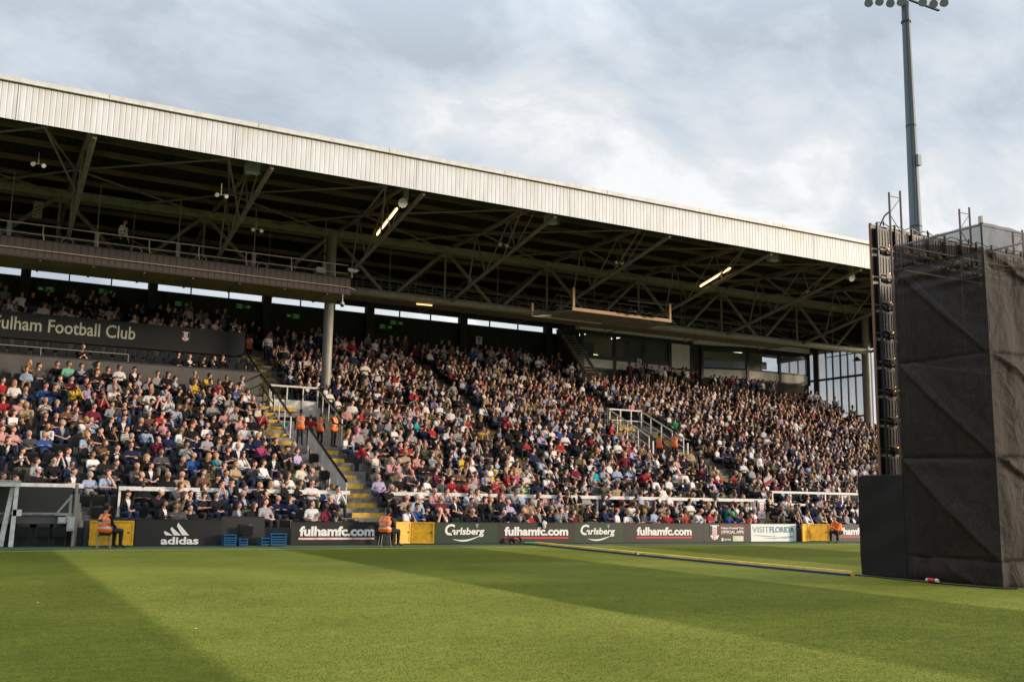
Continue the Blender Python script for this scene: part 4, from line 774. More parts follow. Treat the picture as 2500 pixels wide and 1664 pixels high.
# video wall seen from behind
LW = thing('video_wall', 'back of a large black video wall on truss, its tiny lights glinting', 'video wall', (26, 19.6, 0))
bl = mat('led_black', (.010, .010, .011), .5); br_ = mat('led_frame', (.032, .022, .019), .5)
B((22.34, 19.62, 2.4), (31, 19.70, 9.82)).build('cabinets', bl, LW)
B((22.30, 19.62, 2.4), (22.338, 19.70, 9.86)).build('edge_strip', mat('sunlit_edge_tint', (.22, .10, .06), .5), LW)  # orange colour stands in for sunlight catching the wall's side edge
rr = random.Random(5); la = mat('amber_led', (1, .45, .1), .5, emit=2.5); lb_ = mat('blue_led', (.35, .6, 1), .5, emit=3); ma = MB(); mb = MB(); mc = MB(); md_ = MB(); me_ = MB()
for i in range(12):
    for j in range(9):
        x = 22.42+i*.72; z = 2.5+j*.82
        mc.box((x+.02, 19.50, z+.10), (x+.58, 19.60, z+.66)); 
        for q in range(4): md_.box((x+.08+.12*q, 19.485, z+.14), (x+.11+.12*q, 19.499, z+.60))
        mc.bar((x-.03, 19.46, z), (x-.03, 19.46, z+.8), .05, .05); me_.bar((x, 19.44, z), (x+.7, 19.44, z), .05, .06); me_.box((x+.20, 19.40, z-.02), (x+.5, 19.48, z+.09))
        me_.tube((x+.64, 19.42, z), (x+.64, 19.42, z+.8), .02, n=5)
        for q in range(3): xq = x+.3+rr.random()*.2; zq = z+.02+rr.random()*.12; ma.box((xq, 19.38, zq), (xq+.022, 19.39, zq+.018))
        mb.box((x+.40, 19.38, z+.25), (x+.415, 19.39, z+.262))
        if rr.random() < .6: mc.path([(x+rr.random()*.3, 19.42, z+.1), (x+.3, 19.36, z-.1), (x+.3+rr.random()*.4, 19.42, z+.15)], .012, 4)
mc.build('rear_boxes', bl, LW); md_.build('cooling_fins', br_, LW); me_.build('module_frame', br_, LW); tag(ma.build('amber_lights', la, LW)); mb.build('blue_lights', lb_, LW)
m = MB()
for i in range(14):
    x = 22.4+i*.62; m.path([(x, 19.55, 9.82), (x+.12, 19.5, 9.88), (x+.4, 19.52, 9.87), (x+.6, 19.55, 9.82)], .018, 4)
    if i % 3 == 0: m.tube((x+.3, 19.5, 9.8), (x+.3, 19.5, 9.93), .02)
m.build('top_cables', bl, LW)
ladm = mat('truss_alloy', (.16, .115, .10), .4, metal=.4)
def mast(xc, y, z1, lab, sx=.23):
    t_ = thing('truss_mast', lab, 'truss', (xc, y, 0), 'lattice masts holding the video wall')
    for x in (xc-sx, xc+sx): MB().tube((x, y, 0), (x, y, z1+(0 if x < xc else .12)), .03, n=8).build('chord', ladm, t_)
    m = MB(); n_ = int(z1/.55)
    for i in range(n_):
        z = z1-.1-i*.55; a_, b2 = (xc-sx, xc+sx) if i % 2 else (xc+sx, xc-sx); m.tube((a_, y, z), (b2, y, z-.5), .012, n=5)
        if i % 3 == 0: m.tube((xc-sx, y, z), (xc+sx, y, z), .012, n=5)
    m.build('lattice', ladm, t_); return t_
mast(22.62, 19.0, 10.62, 'left lattice mast rising above the video wall edge'); mast(25.62, 19.0, 10.6, 'middle lattice mast behind the tower netting'); mast(26.9, 18.2, 9.9, 'right lattice mast, its tip just above the tower net')
MB().path([(22.45, 19.3, 9.86), (22.1+.25, 19.1, 10.0), (22.6, 19.0, 10.15)], .03)
t_ = thing('stay_pipe', 'thin bent stay pipe at the top left of the video wall', 'pipe', (22.4, 19.3, 9.8)); MB().path([(22.36, 19.35, 9.7), (22.40, 19.2, 9.98), (22.5, 19.05, 10.12)], .025).build('pipe', ladm, t_)

# ---------------------------------------------------------------- cables on the grass
def ribbon(name, P_, w_, h_, m_, zoff=0, wav=0, parent=None):
    m = MB(); q = []
    for i, p in enumerate(P_):
        d_ = (Vector(P_[min(i+1, len(P_)-1)])-Vector(P_[max(i-1, 0)])).normalized(); n_ = Vector((-d_.y, d_.x, 0)); ww = w_*(1+wav*math.sin(i*2.1)); q.append([Vector(p)-n_*ww/2, Vector(p)+n_*ww/2])
    for (a_, b2), (c_, d2) in zip(q, q[1:]): m.hexa([(*v.xy, zoff) for v in (a_, b2, d2, c_)]+[(*v.xy, zoff+h_) for v in (a_, b2, d2, c_)])
    return m.build(name, m_, parent)
CB = thing('cable_cover', 'long yellow and blue cable cover laid across the pitch to the tower', 'cable cover', (20.2, 27, 0))
pts = [(20.35-.25*math.sin(i/60*2.6)+.012*math.sin(i*1.9), 35.6-i*(35.6-18.9)/60, 0) for i in range(61)]
ribbon('yellow_strip', [(p[0]+.09, p[1], 0) for p in pts], .15, .12, mat('yellow_webbing', (.90, .62, .12), .7, noise=.3, nscale=2), 0, 0, CB); ribbon('blue_skirt', [(p[0]-.055, p[1], 0) for p in pts], .13, .055, mat('blue_webbing', (.028, .042, .11), .8), .0, .25, CB)
def plug(x, y, rz, lab, L_, cols):
    t_ = thing('cable_connector', lab, 'connector', (x, y, .05)); d_ = Vector((math.cos(rz), math.sin(rz), 0)); c_ = Vector((x, y, .075))
    MB().tube(c_-d_*L_*.32, c_+d_*L_*.32, .048, n=10).build('body', mat('red_plug', (.50, .02, .025), .35), t_, smooth=True)
    for s_ in (-1, 1): MB().tube(c_+d_*s_*L_*.32, c_+d_*s_*L_*.5, .05, .04, n=10).build('collar', mat('pale_plug', (.6, .56, .5), .4), t_, smooth=True)
    return t_
plug(20.35, 14.9+1.6, 1.55, 'red and white cable connector at the tower foot', .34, 0)
t_ = plug(19.95, 27.9, 1.3, 'small red and white connector lying on the cable cover', .30, 0)
t_ = thing('power_cable', 'thin black power cable running along the tower foot', 'cable', (20.6, 16.5, 0)); MB().path([(20.3, 19.4, .02), (20.55, 18.6, .02), (20.42, 17.8, .02), (20.40, 17.1, .02), (20.44, 16.8, .02), (20.42, 16.3, .02), (20.45, 15.9, .02), (20.5, 15.3, .02), (20.62, 14.85, .02), (20.9, 14.7, .02)], .02).build('cable', blackp, t_)
t_ = thing('cable_coil', 'coiled black cable with green hose end against the boards', 'cable', (19.5, 35.8, 0)); m = MB()
for k in range(3):
    c_ = [(19.75+.26*math.cos(a_), 35.95+.05*k, .16+.15*math.sin(a_)) for a_ in [2*math.pi*j/16 for j in range(17)]]; m.path(c_, .022, 5)
m.path([(20.35, 35.7, .02), (20.0, 35.9, .03), (19.3, 36.0, .03)], .025); m.build('coil', blackp, t_); MB().tube((20.05, 35.8, .07), (20.6, 35.75, .07), .04).build('green_hose', mat('green_hose_m', (.02, .25, .08), .5), t_)
for (x_, y_, lb2) in ((2.9, 14.2, 'small white scrap of paper on the dark mown band'), (1.2, 18.3, 'tiny white scrap lying further left on the grass')):
    t_ = thing('paper_scrap', lb2, 'litter', (x_, y_, .01)); MB().add([(x_-.015, y_-.01, .012), (x_+.017, y_-.008, .016), (x_+.01, y_+.015, .014), (x_-.012, y_+.01, .018), (x_-.015, y_-.01, .010), (x_+.017, y_-.008, .014), (x_+.01, y_+.015, .012), (x_-.012, y_+.01, .016)], [(0,1,2,3), (7,6,5,4), (0,4,5,1), (1,5,6,2), (2,6,7,3), (3,7,4,0)]).build('scrap', letter, t_)
t_ = thing('white_bag', 'small white plastic bag hanging over the dark web address board', 'bag', (21.15, 36.1, .8))
bm = bmesh.new(); bmesh.ops.create_icosphere(bm, subdivisions=3, radius=1)
for v in bm.verts: v.co = Vector((21.15+v.co.x*.10*(1+.3*math.sin(v.co.z*5)), 36.1+v.co.y*.06, .80+v.co.z*.17+.02*math.sin(v.co.x*9)))
me = bpy.data.meshes.new('bag'); bm.to_mesh(me); bm.free(); me.materials.append(mat('bag_white', (.6, .56, .5), .6)); o = bpy.data.objects.new('bag', me); COL.objects.link(o); o.parent = t_; o.matrix_parent_inverse = Matrix.Translation(-t_.location)

# ---------------------------------------------------------------- people
def capsule_mesh(parts, voxel, smooth=2, deci=None):
    """parts: ('c', a, b, ra, rb, slot) tapered limb or ('e', centre, radii, yaw, slot) ellipsoid; fused into one skin"""
    bm = bmesh.new()
    for p in parts:
        if p[0] == 'c':
            a, b, ra, rb = Vector(p[1]), Vector(p[2]), p[3], p[4]
            for c, r_ in ((a, ra), (b, rb)): bmesh.ops.create_icosphere(bm, subdivisions=2, radius=r_, matrix=Matrix.Translation(c))
            d_ = b-a
            if d_.length > 1e-4:
                mt = Matrix.Translation((a+b)/2) @ d_.to_track_quat('Z', 'Y').to_matrix().to_4x4()
                bmesh.ops.create_cone(bm, cap_ends=True, segments=14, radius1=ra, radius2=rb, depth=d_.length, matrix=mt)
        else:
            mt = Matrix.Translation(p[1]) @ Matrix.Rotation(p[3], 4, 'Z') @ Matrix.Diagonal((*p[2], 1))
            bmesh.ops.create_icosphere(bm, subdivisions=3, radius=1, matrix=mt)
    me = bpy.data.meshes.new('tmp'); bm.to_mesh(me); bm.free(); o = bpy.data.objects.new('tmp', me); COL.objects.link(o)
    r_ = o.modifiers.new('r', 'REMESH'); r_.mode = 'VOXEL'; r_.voxel_size = voxel
    if smooth: s_ = o.modifiers.new('s', 'SMOOTH'); s_.iterations = smooth; s_.factor = .5
    if deci: d_ = o.modifiers.new('d', 'DECIMATE'); d_.ratio = 1.0
    dg = bpy.context.evaluated_depsgraph_get(); m2 = bpy.data.meshes.new_from_object(o.evaluated_get(dg))
    if deci:
        o.modifiers['d'].ratio = min(1, deci/max(1, sum(len(p.vertices)-2 for p in m2.polygons))); bpy.data.meshes.remove(m2); dg = bpy.context.evaluated_depsgraph_get(); m2 = bpy.data.meshes.new_from_object(o.evaluated_get(dg))
    bpy.data.objects.remove(o)
    n = len(m2.polygons); C = np.empty(n*3); m2.polygons.foreach_get('center', C); C = C.reshape(-1, 3)
    best = np.full(n, 1e9); slot = np.zeros(n, dtype=np.int32)
    for p in parts:
        if p[0] == 'c':
            a, b = np.array(p[1], float), np.array(p[2], float); ab = b-a; t_ = np.clip(((C-a) @ ab)/max(ab @ ab, 1e-9), 0, 1)
            dd = np.linalg.norm(C-a-t_[:, None]*ab, axis=1)-(p[3]+(p[4]-p[3])*t_)
        else:
            q = C-np.array(p[1], float); cs, sn = math.cos(-p[3]), math.sin(-p[3]); q = np.stack([q[:, 0]*cs-q[:, 1]*sn, q[:, 0]*sn+q[:, 1]*cs, q[:, 2]], 1)/np.array(p[2]); dd = (np.linalg.norm(q, axis=1)-1)*min(p[2])
        w = dd < best; best[w] = dd[w]; slot[w] = p[-1]
    return m2, C, slot
def v3(*a): return np.array(a, float)
HR = (.078, .096, .118)
def body_parts(pose, yaw, stand=False, hero=False):
    P = []
    lean = {'chin': .07, 'face': .12, 'elbows': .20, 'bend': .30}.get(pose, 0.0)
    if stand: pz, sz_, hz, kn, an = .94, 1.40, 1.63, None, None
    else: pz, sz_, hz = .50, .94, 1.18
    f = lambda z: -lean*((z-pz)/(sz_-pz))           # forward lean grows up the back
    hc = v3(0, f(hz)-.03-lean*.15, hz-lean*.35); sz = sz_-lean*.25
    P += [('c', (-.075, 0, pz), (.075, 0, pz), .125, .125, 2), ('c', (0, f(pz+.14), pz+.15), (0, f(sz-.16), sz-.20), .128, .125, 1),
          ('c', (-.09, f(sz-.1), sz-.14), (.09, f(sz-.1), sz-.14), .118, .118, 1), ('c', (-.15, f(sz), sz-.03), (.15, f(sz), sz-.03), .068, .068, 1), ('c', (-.05, f(pz+.1)-.01, pz+.10), (.05, f(pz+.1)-.01, pz+.10), .125, .125, 1),
          ('c', (0, f(sz)+.01, sz+.0), tuple(hc-v3(0, -.02, .09)), .060, .052, 0)]
    cy, sy_ = math.cos(yaw), math.sin(yaw); fv = v3(sy_, -cy, 0); rvv = v3(cy, sy_, 0)
    P += [('e', tuple(hc), (.076, .094, .108), yaw, 0), ('e', tuple(hc+fv*.028-v3(0, 0, .062)), (.052, .058, .052), yaw, 0),
          ('e', tuple(hc+fv*.098-v3(0, 0, .022)), (.013, .018, .025), yaw, 0), ('e', tuple(hc+fv*.078+v3(0, 0, .022)), (.052, .016, .012), yaw, 0), ('e', tuple(hc+fv*.085-v3(0, 0, .058)), (.022, .012, .010), yaw, 0)]
    for s_ in (-1, 1): P.append(('e', tuple(hc+rvv*.078*s_+v3(0, 0, -.015)), (.010, .020, .030), yaw, 0))
    for s_ in (-1, 1):
        if stand:
            hip = (.085*s_, 0, pz-.04); kn = (.10*s_, -.02, .50); an = (.11*s_, .02, .09); P += [('c', hip, kn, .098, .062, 2), ('c', kn, an, .062, .046, 2), ('c', an, (.13*s_, -.13, .045), .045, .035, 3)]
        else:
            kn = (.13*s_, -.43, .50); an = (.14*s_, -.42, .10); P += [('c', (.09*s_, -.02, .50), kn, .095, .068, 2), ('c', kn, an, .066, .045, 2), ('c', an, (.15*s_, -.57, .045), .042, .034, 3)]
        sh = v3(.175*s_, f(sz), sz-.03); b = sz
        A = {'lap': ((.25, -.06, b-.26), (.09, -.27, b-.33)), 'crossed': ((.25, -.11, b-.25), (-.07, -.245, b-.20)), 'face': ((.17, -.36, b-.28), (.05, -.27-lean*.4, b+.06)),
             'clap': ((.25, -.12, b-.22), (.05, -.34, b-.04)), 'elbows': ((.17, -.42, b-.30), (.04, -.50, b-.20)), 'down': ((.25, .03, b-.28), (.26, -.06, b-.53)),
             'hips': ((.37, .05, b-.25), (.19, -.03, b-.44)), 'bend': ((.22, -.36, b-.28), (.12, -.46, b-.45)), 'chin': ((.19, -.30, b-.30), (.05, -.23, b+.03)) if s_ > 0 else ((.24, -.12, b-.26), (-.06, -.28, b-.28)),
             'point': ((.25, -.2, b-.05), (.05, -.40, b+.12)) if s_ > 0 else ((.25, 0, b-.27), (.2, -.2, b-.40)), 'rail': ((.24, -.15, b-.24), (.20, -.42, b-.32))}[pose]
        el = v3(A[0][0]*s_, A[0][1]+(f(sz)*.5 if pose != 'elbows' else 0), A[0][2]); wr = v3(A[1][0]*s_, A[1][1]+(f(sz)*.4 if pose not in ('elbows',) else 0), A[1][2])
        P += [('c', tuple(sh), tuple(el), .054, .044, 7), ('c', tuple(el), tuple(wr), .043, .029, 6)]
        hd_ = (wr-el)/np.linalg.norm(wr-el); tip = wr+hd_*.06; P.append(('c', tuple(wr+hd_*.01), tuple(tip), .028, .030, 0))
        side_ = np.cross(hd_, v3(0, -.3, 1)); side_ /= np.linalg.norm(side_); dn = np.cross(side_, hd_); dn *= np.sign(-dn[2]) if dn[2] else 1
        fr = .0095 if hero else .011
        for q, (of, ln) in enumerate(((-.027, .062), (-.009, .074), (.009, .070), (.026, .055))):
            a_ = tip+side_*of+hd_*.018; m_ = a_+hd_*ln*.5+dn*.006; P += [('c', tuple(a_), tuple(m_), fr, fr, 0), ('c', tuple(m_), tuple(m_+hd_*ln*.38+dn*.022), fr, fr*.85, 0)]
        tb = wr+hd_*.03+side_*.026*(-s_); P += [('c', tuple(tb), tuple(tb+side_*.03*(-s_)+hd_*.028), .012, .011, 0), ('c', tuple(tb+side_*.03*(-s_)+hd_*.028), tuple(tb+side_*.035*(-s_)+hd_*.055), .011, .009, 0)]
    return P, hc, sz, f
def make_body(pose, yaw, stand=False, voxel=.016, deci=None, hero=False):
    P, hc, sz, f = body_parts(pose, yaw, stand, hero)
    me, C, slot = capsule_mesh(P, voxel, 2 if voxel < .02 else 1, deci)
    tz = C[:, 2]; top = slot == 1; pzz = .5 if not stand else .94
    vz = (tz-(sz-.30))/.30; front = C[:, 1] < np.array([f(z) for z in tz])-.03
    slot[top & front & (vz > 0) & (np.abs(C[:, 0]) < .012+.06*np.clip(vz, 0, 1))] = 4
    slot[top & (tz > sz-.30) & (tz < sz-.235) & (slot == 1)] = 5
    return me, slot, hc
def hair_parts(kind):
    if kind == 's': return [('e', (0, .016, .028), (.083, .094, .103), 0, 0), ('e', (0, .035, -.01), (.080, .072, .09), 0, 0)]
    if kind == 'l': return [('e', (0, .016, .026), (.087, .098, .106), 0, 0), ('e', (0, .062, -.10), (.092, .045, .15), 0, 0), ('e', (-.075, .01, -.08), (.026, .045, .13), 0, 0), ('e', (.075, .01, -.08), (.026, .045, .13), 0, 0)]
    if kind == 'b': return [('e', (0, .045, -.005), (.083, .062, .055), 0, 0)]
    if kind == 'c': return [('e', (0, .006, .050), (.088, .102, .078), 0, 0), ('e', (0, -.105, .045), (.062, .062, .012), 0, 0), ('e', (0, .045, -.01), (.079, .062, .07), 0, 1)]
    if kind == 'h': return [('e', (0, .006, .060), (.088, .102, .082), 0, 0), ('e', (0, 0, .045), (.135, .145, .010), 0, 0)]
HAIR = {}
def get_hair(kind, lod):
    if (kind, lod) not in HAIR:
        me, C, sl_ = capsule_mesh(hair_parts(kind), .012 if lod == 0 else .018, 1, None if lod == 0 else 90)
        HAIR[kind, lod] = (me, sl_)
    return HAIR[kind, lod]
# palette
PAL = {'k': ('black', (.013, .013, .015)), 'n': ('navy', (.014, .022, .060)), 'w': ('white', (.66, .64, .62)), 'g': ('grey', (.27, .27, .28)), 'd': ('dark grey', (.07, .07, .075)), 'l': ('light blue', (.30, .37, .50)),
       'b': ('blue', (.03, .085, .25)), 'r': ('red', (.33, .022, .03)), 'm': ('maroon', (.13, .018, .035)), 'p': ('pink', (.48, .25, .25)), 'P': ('magenta', (.34, .05, .15)), 'u': ('lilac', (.42, .35, .52)), 'y': ('yellow', (.55, .37, .05)),
       'o': ('orange', (.75, .2, .03)), 't': ('tan', (.38, .27, .16)), 'c': ('cream', (.55, .50, .41)), 'v': ('olive', (.12, .11, .06)), 'e': ('green', (.03, .30, .12)), 'A': ('mint green', (.15, .40, .28)), 'a': ('teal', (.02, .32, .36)),
       'h': ('brown', (.14, .075, .042)), 'R': ('brick red', (.32, .07, .04)), 's': ('striped black and white', (.3, .3, .3)), 'z': ('striped yellow and black', (.5, .35, .03)), 'f': ('white football', (.68, .66, .64)), 'q': ('black', (.014, .014, .016)), 'j': ('dark', (.02, .022, .035)), 'M': ('red', (.33, .02, .03))}
cloth = {}
def cm_(k):
    if k not in cloth:
        c = PAL[k][1]
        if k in 'sz':
            m = bpy.data.materials.new('cloth_'+k); m.use_nodes = True; t = m.node_tree; b = t.nodes['Principled BSDF']; b.inputs['Roughness'].default_value = .9
            tcn = t.nodes.new('ShaderNodeTexCoord'); wv = t.nodes.new('ShaderNodeTexWave'); wv.bands_direction = 'Z'; wv.inputs['Scale'].default_value = 5.5; r_ = t.nodes.new('ShaderNodeValToRGB'); r_.color_ramp.interpolation = 'CONSTANT'; r_.color_ramp.elements[1].position = .5
            r_.color_ramp.elements[0].color = (.012, .012, .013, 1); r_.color_ramp.elements[1].color = (.6, .58, .56, 1) if k == 's' else (.62, .42, .02, 1)
            t.links.new(tcn.outputs['Object'], wv.inputs[0]); t.links.new(wv.outputs[0], r_.inputs[0]); t.links.new(r_.outputs[0], b.inputs['Base Color']); cloth[k] = m
        else: cloth[k] = mat('cloth_'+PAL[k][0].replace(' ', '_')+'_'+str(ord(k)), c, .9, noise=.22, nscale=7, bump=.35, bscale=14, spec=.15)
    return cloth[k]
skins = [mat('skin_fair', (.56, .31, .21), .55), mat('skin_rosy', (.58, .28, .20), .55), mat('skin_tan', (.34, .18, .11), .55), mat('skin_dark', (.07, .035, .022), .5), mat('skin_olive', (.27, .14, .085), .55)]
hairs = {'k': mat('hair_black', (.012, .010, .009), .5), 'h': mat('hair_brown', (.055, .030, .018), .6), 'y': mat('hair_blond', (.36, .22, .09), .6), 'g': mat('hair_grey', (.30, .28, .26), .7), 'r': mat('hair_ginger', (.25, .08, .025), .6)}
capm = {'K': mat('cap_black', (.012, .012, .014), .7), 'W': mat('cap_white', (.6, .58, .56), .7), 'C': mat('cap_tan', (.32, .27, .2), .8), 'O': mat('cap_orange', (.6, .16, .03), .8), 'V': mat('hat_neon', (.55, .75, .05), .8)}
legs_m = [mat('trousers_dark', (.018, .018, .022), .9), mat('trousers_denim', (.030, .045, .085), .9, noise=.2, nscale=8), mat('trousers_khaki', (.20, .15, .09), .9)]
shoe_m = mat('shoes_dark', (.03, .025, .022), .6); silver = mat('reflective_tape', (.55, .55, .56), .35); orange_v = mat('hi_vis_orange', (1, .19, .02), .6, bump=.3, bscale=12)
white_c = cm_('w')
YAWS = (.15, .62, 1.0)
SEAT_P = ('lap', 'crossed', 'chin', 'face', 'clap', 'elbows'); STAND_P = ('down', 'crossed', 'hips')
BODY = {}
def get_body(pose, yi, stand, lod):
    key = (pose, yi, stand, lod)
    if key not in BODY:
        v_ = {0: .0135, 1: .030, 2: .0095}[lod]; BODY[key] = make_body(pose, YAWS[yi], stand, v_, 430 if lod == 1 else None, hero=lod == 2)
    return BODY[key]
SLOTMESH = {}
def body_mesh(key):
    if key not in SLOTMESH:
        me, sl_, hc = get_body(*key)
        for i in range(8): me.materials.append(shoe_m)
        me.polygons.foreach_set('material_index', sl_); me.polygons.foreach_set('use_smooth', [True]*len(me.polygons)); me.name = 'person_body'; SLOTMESH[key] = (me, hc)
    return SLOTMESH[key]
hair_done = {}
def hair_mesh(kind, lod=0):
    if kind not in hair_done:
        me, sl_ = get_hair(kind, lod); me.materials.append(shoe_m); me.materials.append(shoe_m); me.polygons.foreach_set('material_index', sl_); me.polygons.foreach_set('use_smooth', [True]*len(me.polygons)); hair_done[kind] = me
    return hair_done[kind]
def outfit(c, rnd):
    """slot materials: skin, torso, legs, shoes, inner, band, forearm, upper arm"""
    top = cm_(c); inner = top; band = top; short = rnd.random() < {'w': .45, 'r': .6, 'f': .9, 'p': .35, 'l': .25, 'y': .5, 'g': .3, 'k': .3}.get(c, .15)
    if c in 'q': inner = white_c
    elif c in 'j': inner = cm_('l')
    elif c in 'M': inner = white_c
    elif c in 'f': band = cm_('r') if rnd.random() < .7 else cm_('k')
    elif rnd.random() < .25 and c in 'kdnvhg': inner = rnd.choice([cm_('w'), cm_('g'), cm_('l')])
    return top, inner, band, short
def person(x, y, z, rz, pose, yi, c, hair, label, stand=False, group=None, sc=1.0, wide=1.0, vest=None, lod=0, skin=None, legs=None, rnd=random):
    me, hc = body_mesh((pose, yi, stand, lod)); o = bpy.data.objects.new('person', me); COL.objects.link(o)
    o.location = (x, y, z); o.rotation_euler = (0, 0, rz); o.scale = (sc*wide, sc, sc)
    sk = skin or (skins[3] if hair == 'D' else rnd.choice((skins[0], skins[0], skins[1], skins[1], skins[2], skins[4] if hair == 'k' else skins[0])))
    top, inner, band, short = outfit(c, rnd); lg = legs or rnd.choice((legs_m[0], legs_m[0], legs_m[1], legs_m[1], legs_m[2]))
    S_ = [sk, top, lg, shoe_m, inner, band, sk if short else top, top]
    if vest: S_ = [sk, orange_v, legs_m[0], shoe_m, orange_v, silver, cm_('k'), cm_('k')]
    for i, m in enumerate(S_): o.material_slots[i].link = 'OBJECT'; o.material_slots[i].material = m
    hk = {'L': ('l', 'h'), 'Y': ('l', 'y'), '0': ('b', 'h'), 'D': ('s', 'k'), 'K': ('c', 'h'), 'W': ('c', 'h'), 'C': ('c', 'g'), 'O': ('c', 'h'), 'V': ('h', 'h')}.get(hair, ('s', hair))
    if not (hair == '0' and (int(x*10) % 2)):
        h = bpy.data.objects.new('cap' if hair in 'KWCOV' else 'hair', hair_mesh(hk[0])); COL.objects.link(h); h.parent = o; h.location = Vector(hc); h.rotation_euler = (0, 0, YAWS[yi])
        m0 = capm[hair] if hair in capm else hairs[hk[1]]
        for i, m in enumerate((m0, hairs[hk[1]])): h.material_slots[i].link = 'OBJECT'; h.material_slots[i].material = m
    if vest: vo = bpy.data.objects.new('hi_vis_vest', vest_mesh(stand)); COL.objects.link(vo); vo.parent = o
    if lod == 2:
        hcv = Vector(hc); yw = YAWS[yi]; fv = Vector((math.sin(yw), -math.cos(yw), 0)); rr_ = Vector((math.cos(yw), math.sin(yw), 0)); me2 = MB()
        for s_ in (-1, 1): c_ = hcv+fv*.083+rr_*.032*s_+Vector((0, 0, .004)); me2.tube(c_, c_+fv*.006, .011, .008, n=8)
        e_ = me2.build('eyes', blackp); e_.parent = o
    return tag(o, label, 'person', group)
VEST = {}
def vest_mesh(stand):
    if stand not in VEST:
        pz, sz = (.94, 1.40) if stand else (.50, .94)
        P = [('c', (-.085, 0, pz-.05 if stand else pz+.05), (.085, 0, pz-.05 if stand else pz+.05), .150, .150, 0), ('c', (-.05, 0, pz+.16), (.05, 0, pz+.16), .152, .152, 0), ('c', (-.105, 0, sz-.15), (.105, 0, sz-.15), .138, .138, 0), ('c', (-.12, 0, sz-.04), (.12, 0, sz-.04), .084, .084, 0)]
        me, C, sl_ = capsule_mesh(P, .014, 3)
        z = C[:, 2]; sl_[:] = 0; sl_[(np.abs(z-(pz+.10)) < .024) | (np.abs(z-(pz+.24)) < .024)] = 1; sl_[(np.abs(np.abs(C[:, 0])-.095) < .022) & (z > pz+.25)] = 1; sl_[(np.abs(C[:, 0]) < .012) & (C[:, 1] < 0)] = 2
        me.materials.append(orange_v); me.materials.append(silver); me.materials.append(cm_('k')); me.polygons.foreach_set('material_index', sl_); me.polygons.foreach_set('use_smooth', [True]*len(me.polygons)); VEST[stand] = me
    return VEST[stand]
ORD = 'zeroth first second third fourth fifth sixth seventh eighth ninth tenth eleventh twelfth thirteenth fourteenth fifteenth sixteenth seventeenth eighteenth nineteenth twentieth'.split()
def ordw(n): return ORD[n] if n <= 20 else ('twenty-' if n < 30 else 'thirty-' if n < 40 else 'forty-')+ORD[n % 10] if n % 10 else ('thirtieth' if n == 30 else 'fortieth')
HN = {'k': 'dark-haired', 'h': 'brown-haired', 'y': 'fair-haired', 'g': 'grey-haired', 'r': 'ginger', '0': 'balding', 'D': 'dark-skinned', 'L': 'long-haired', 'Y': 'long blonde', 'K': 'black-capped', 'W': 'white-capped', 'C': 'tan-capped', 'O': 'orange-capped', 'V': 'neon-hatted'}
CN = {'q': 'black jacket over white shirt', 'j': 'dark jacket over blue shirt', 'f': 'white football shirt with band', 'w': 'white top', 'M': 'red and white jacket', 'k': 'black top', 's': 'black and white striped top', 'z': 'yellow and black striped top'}
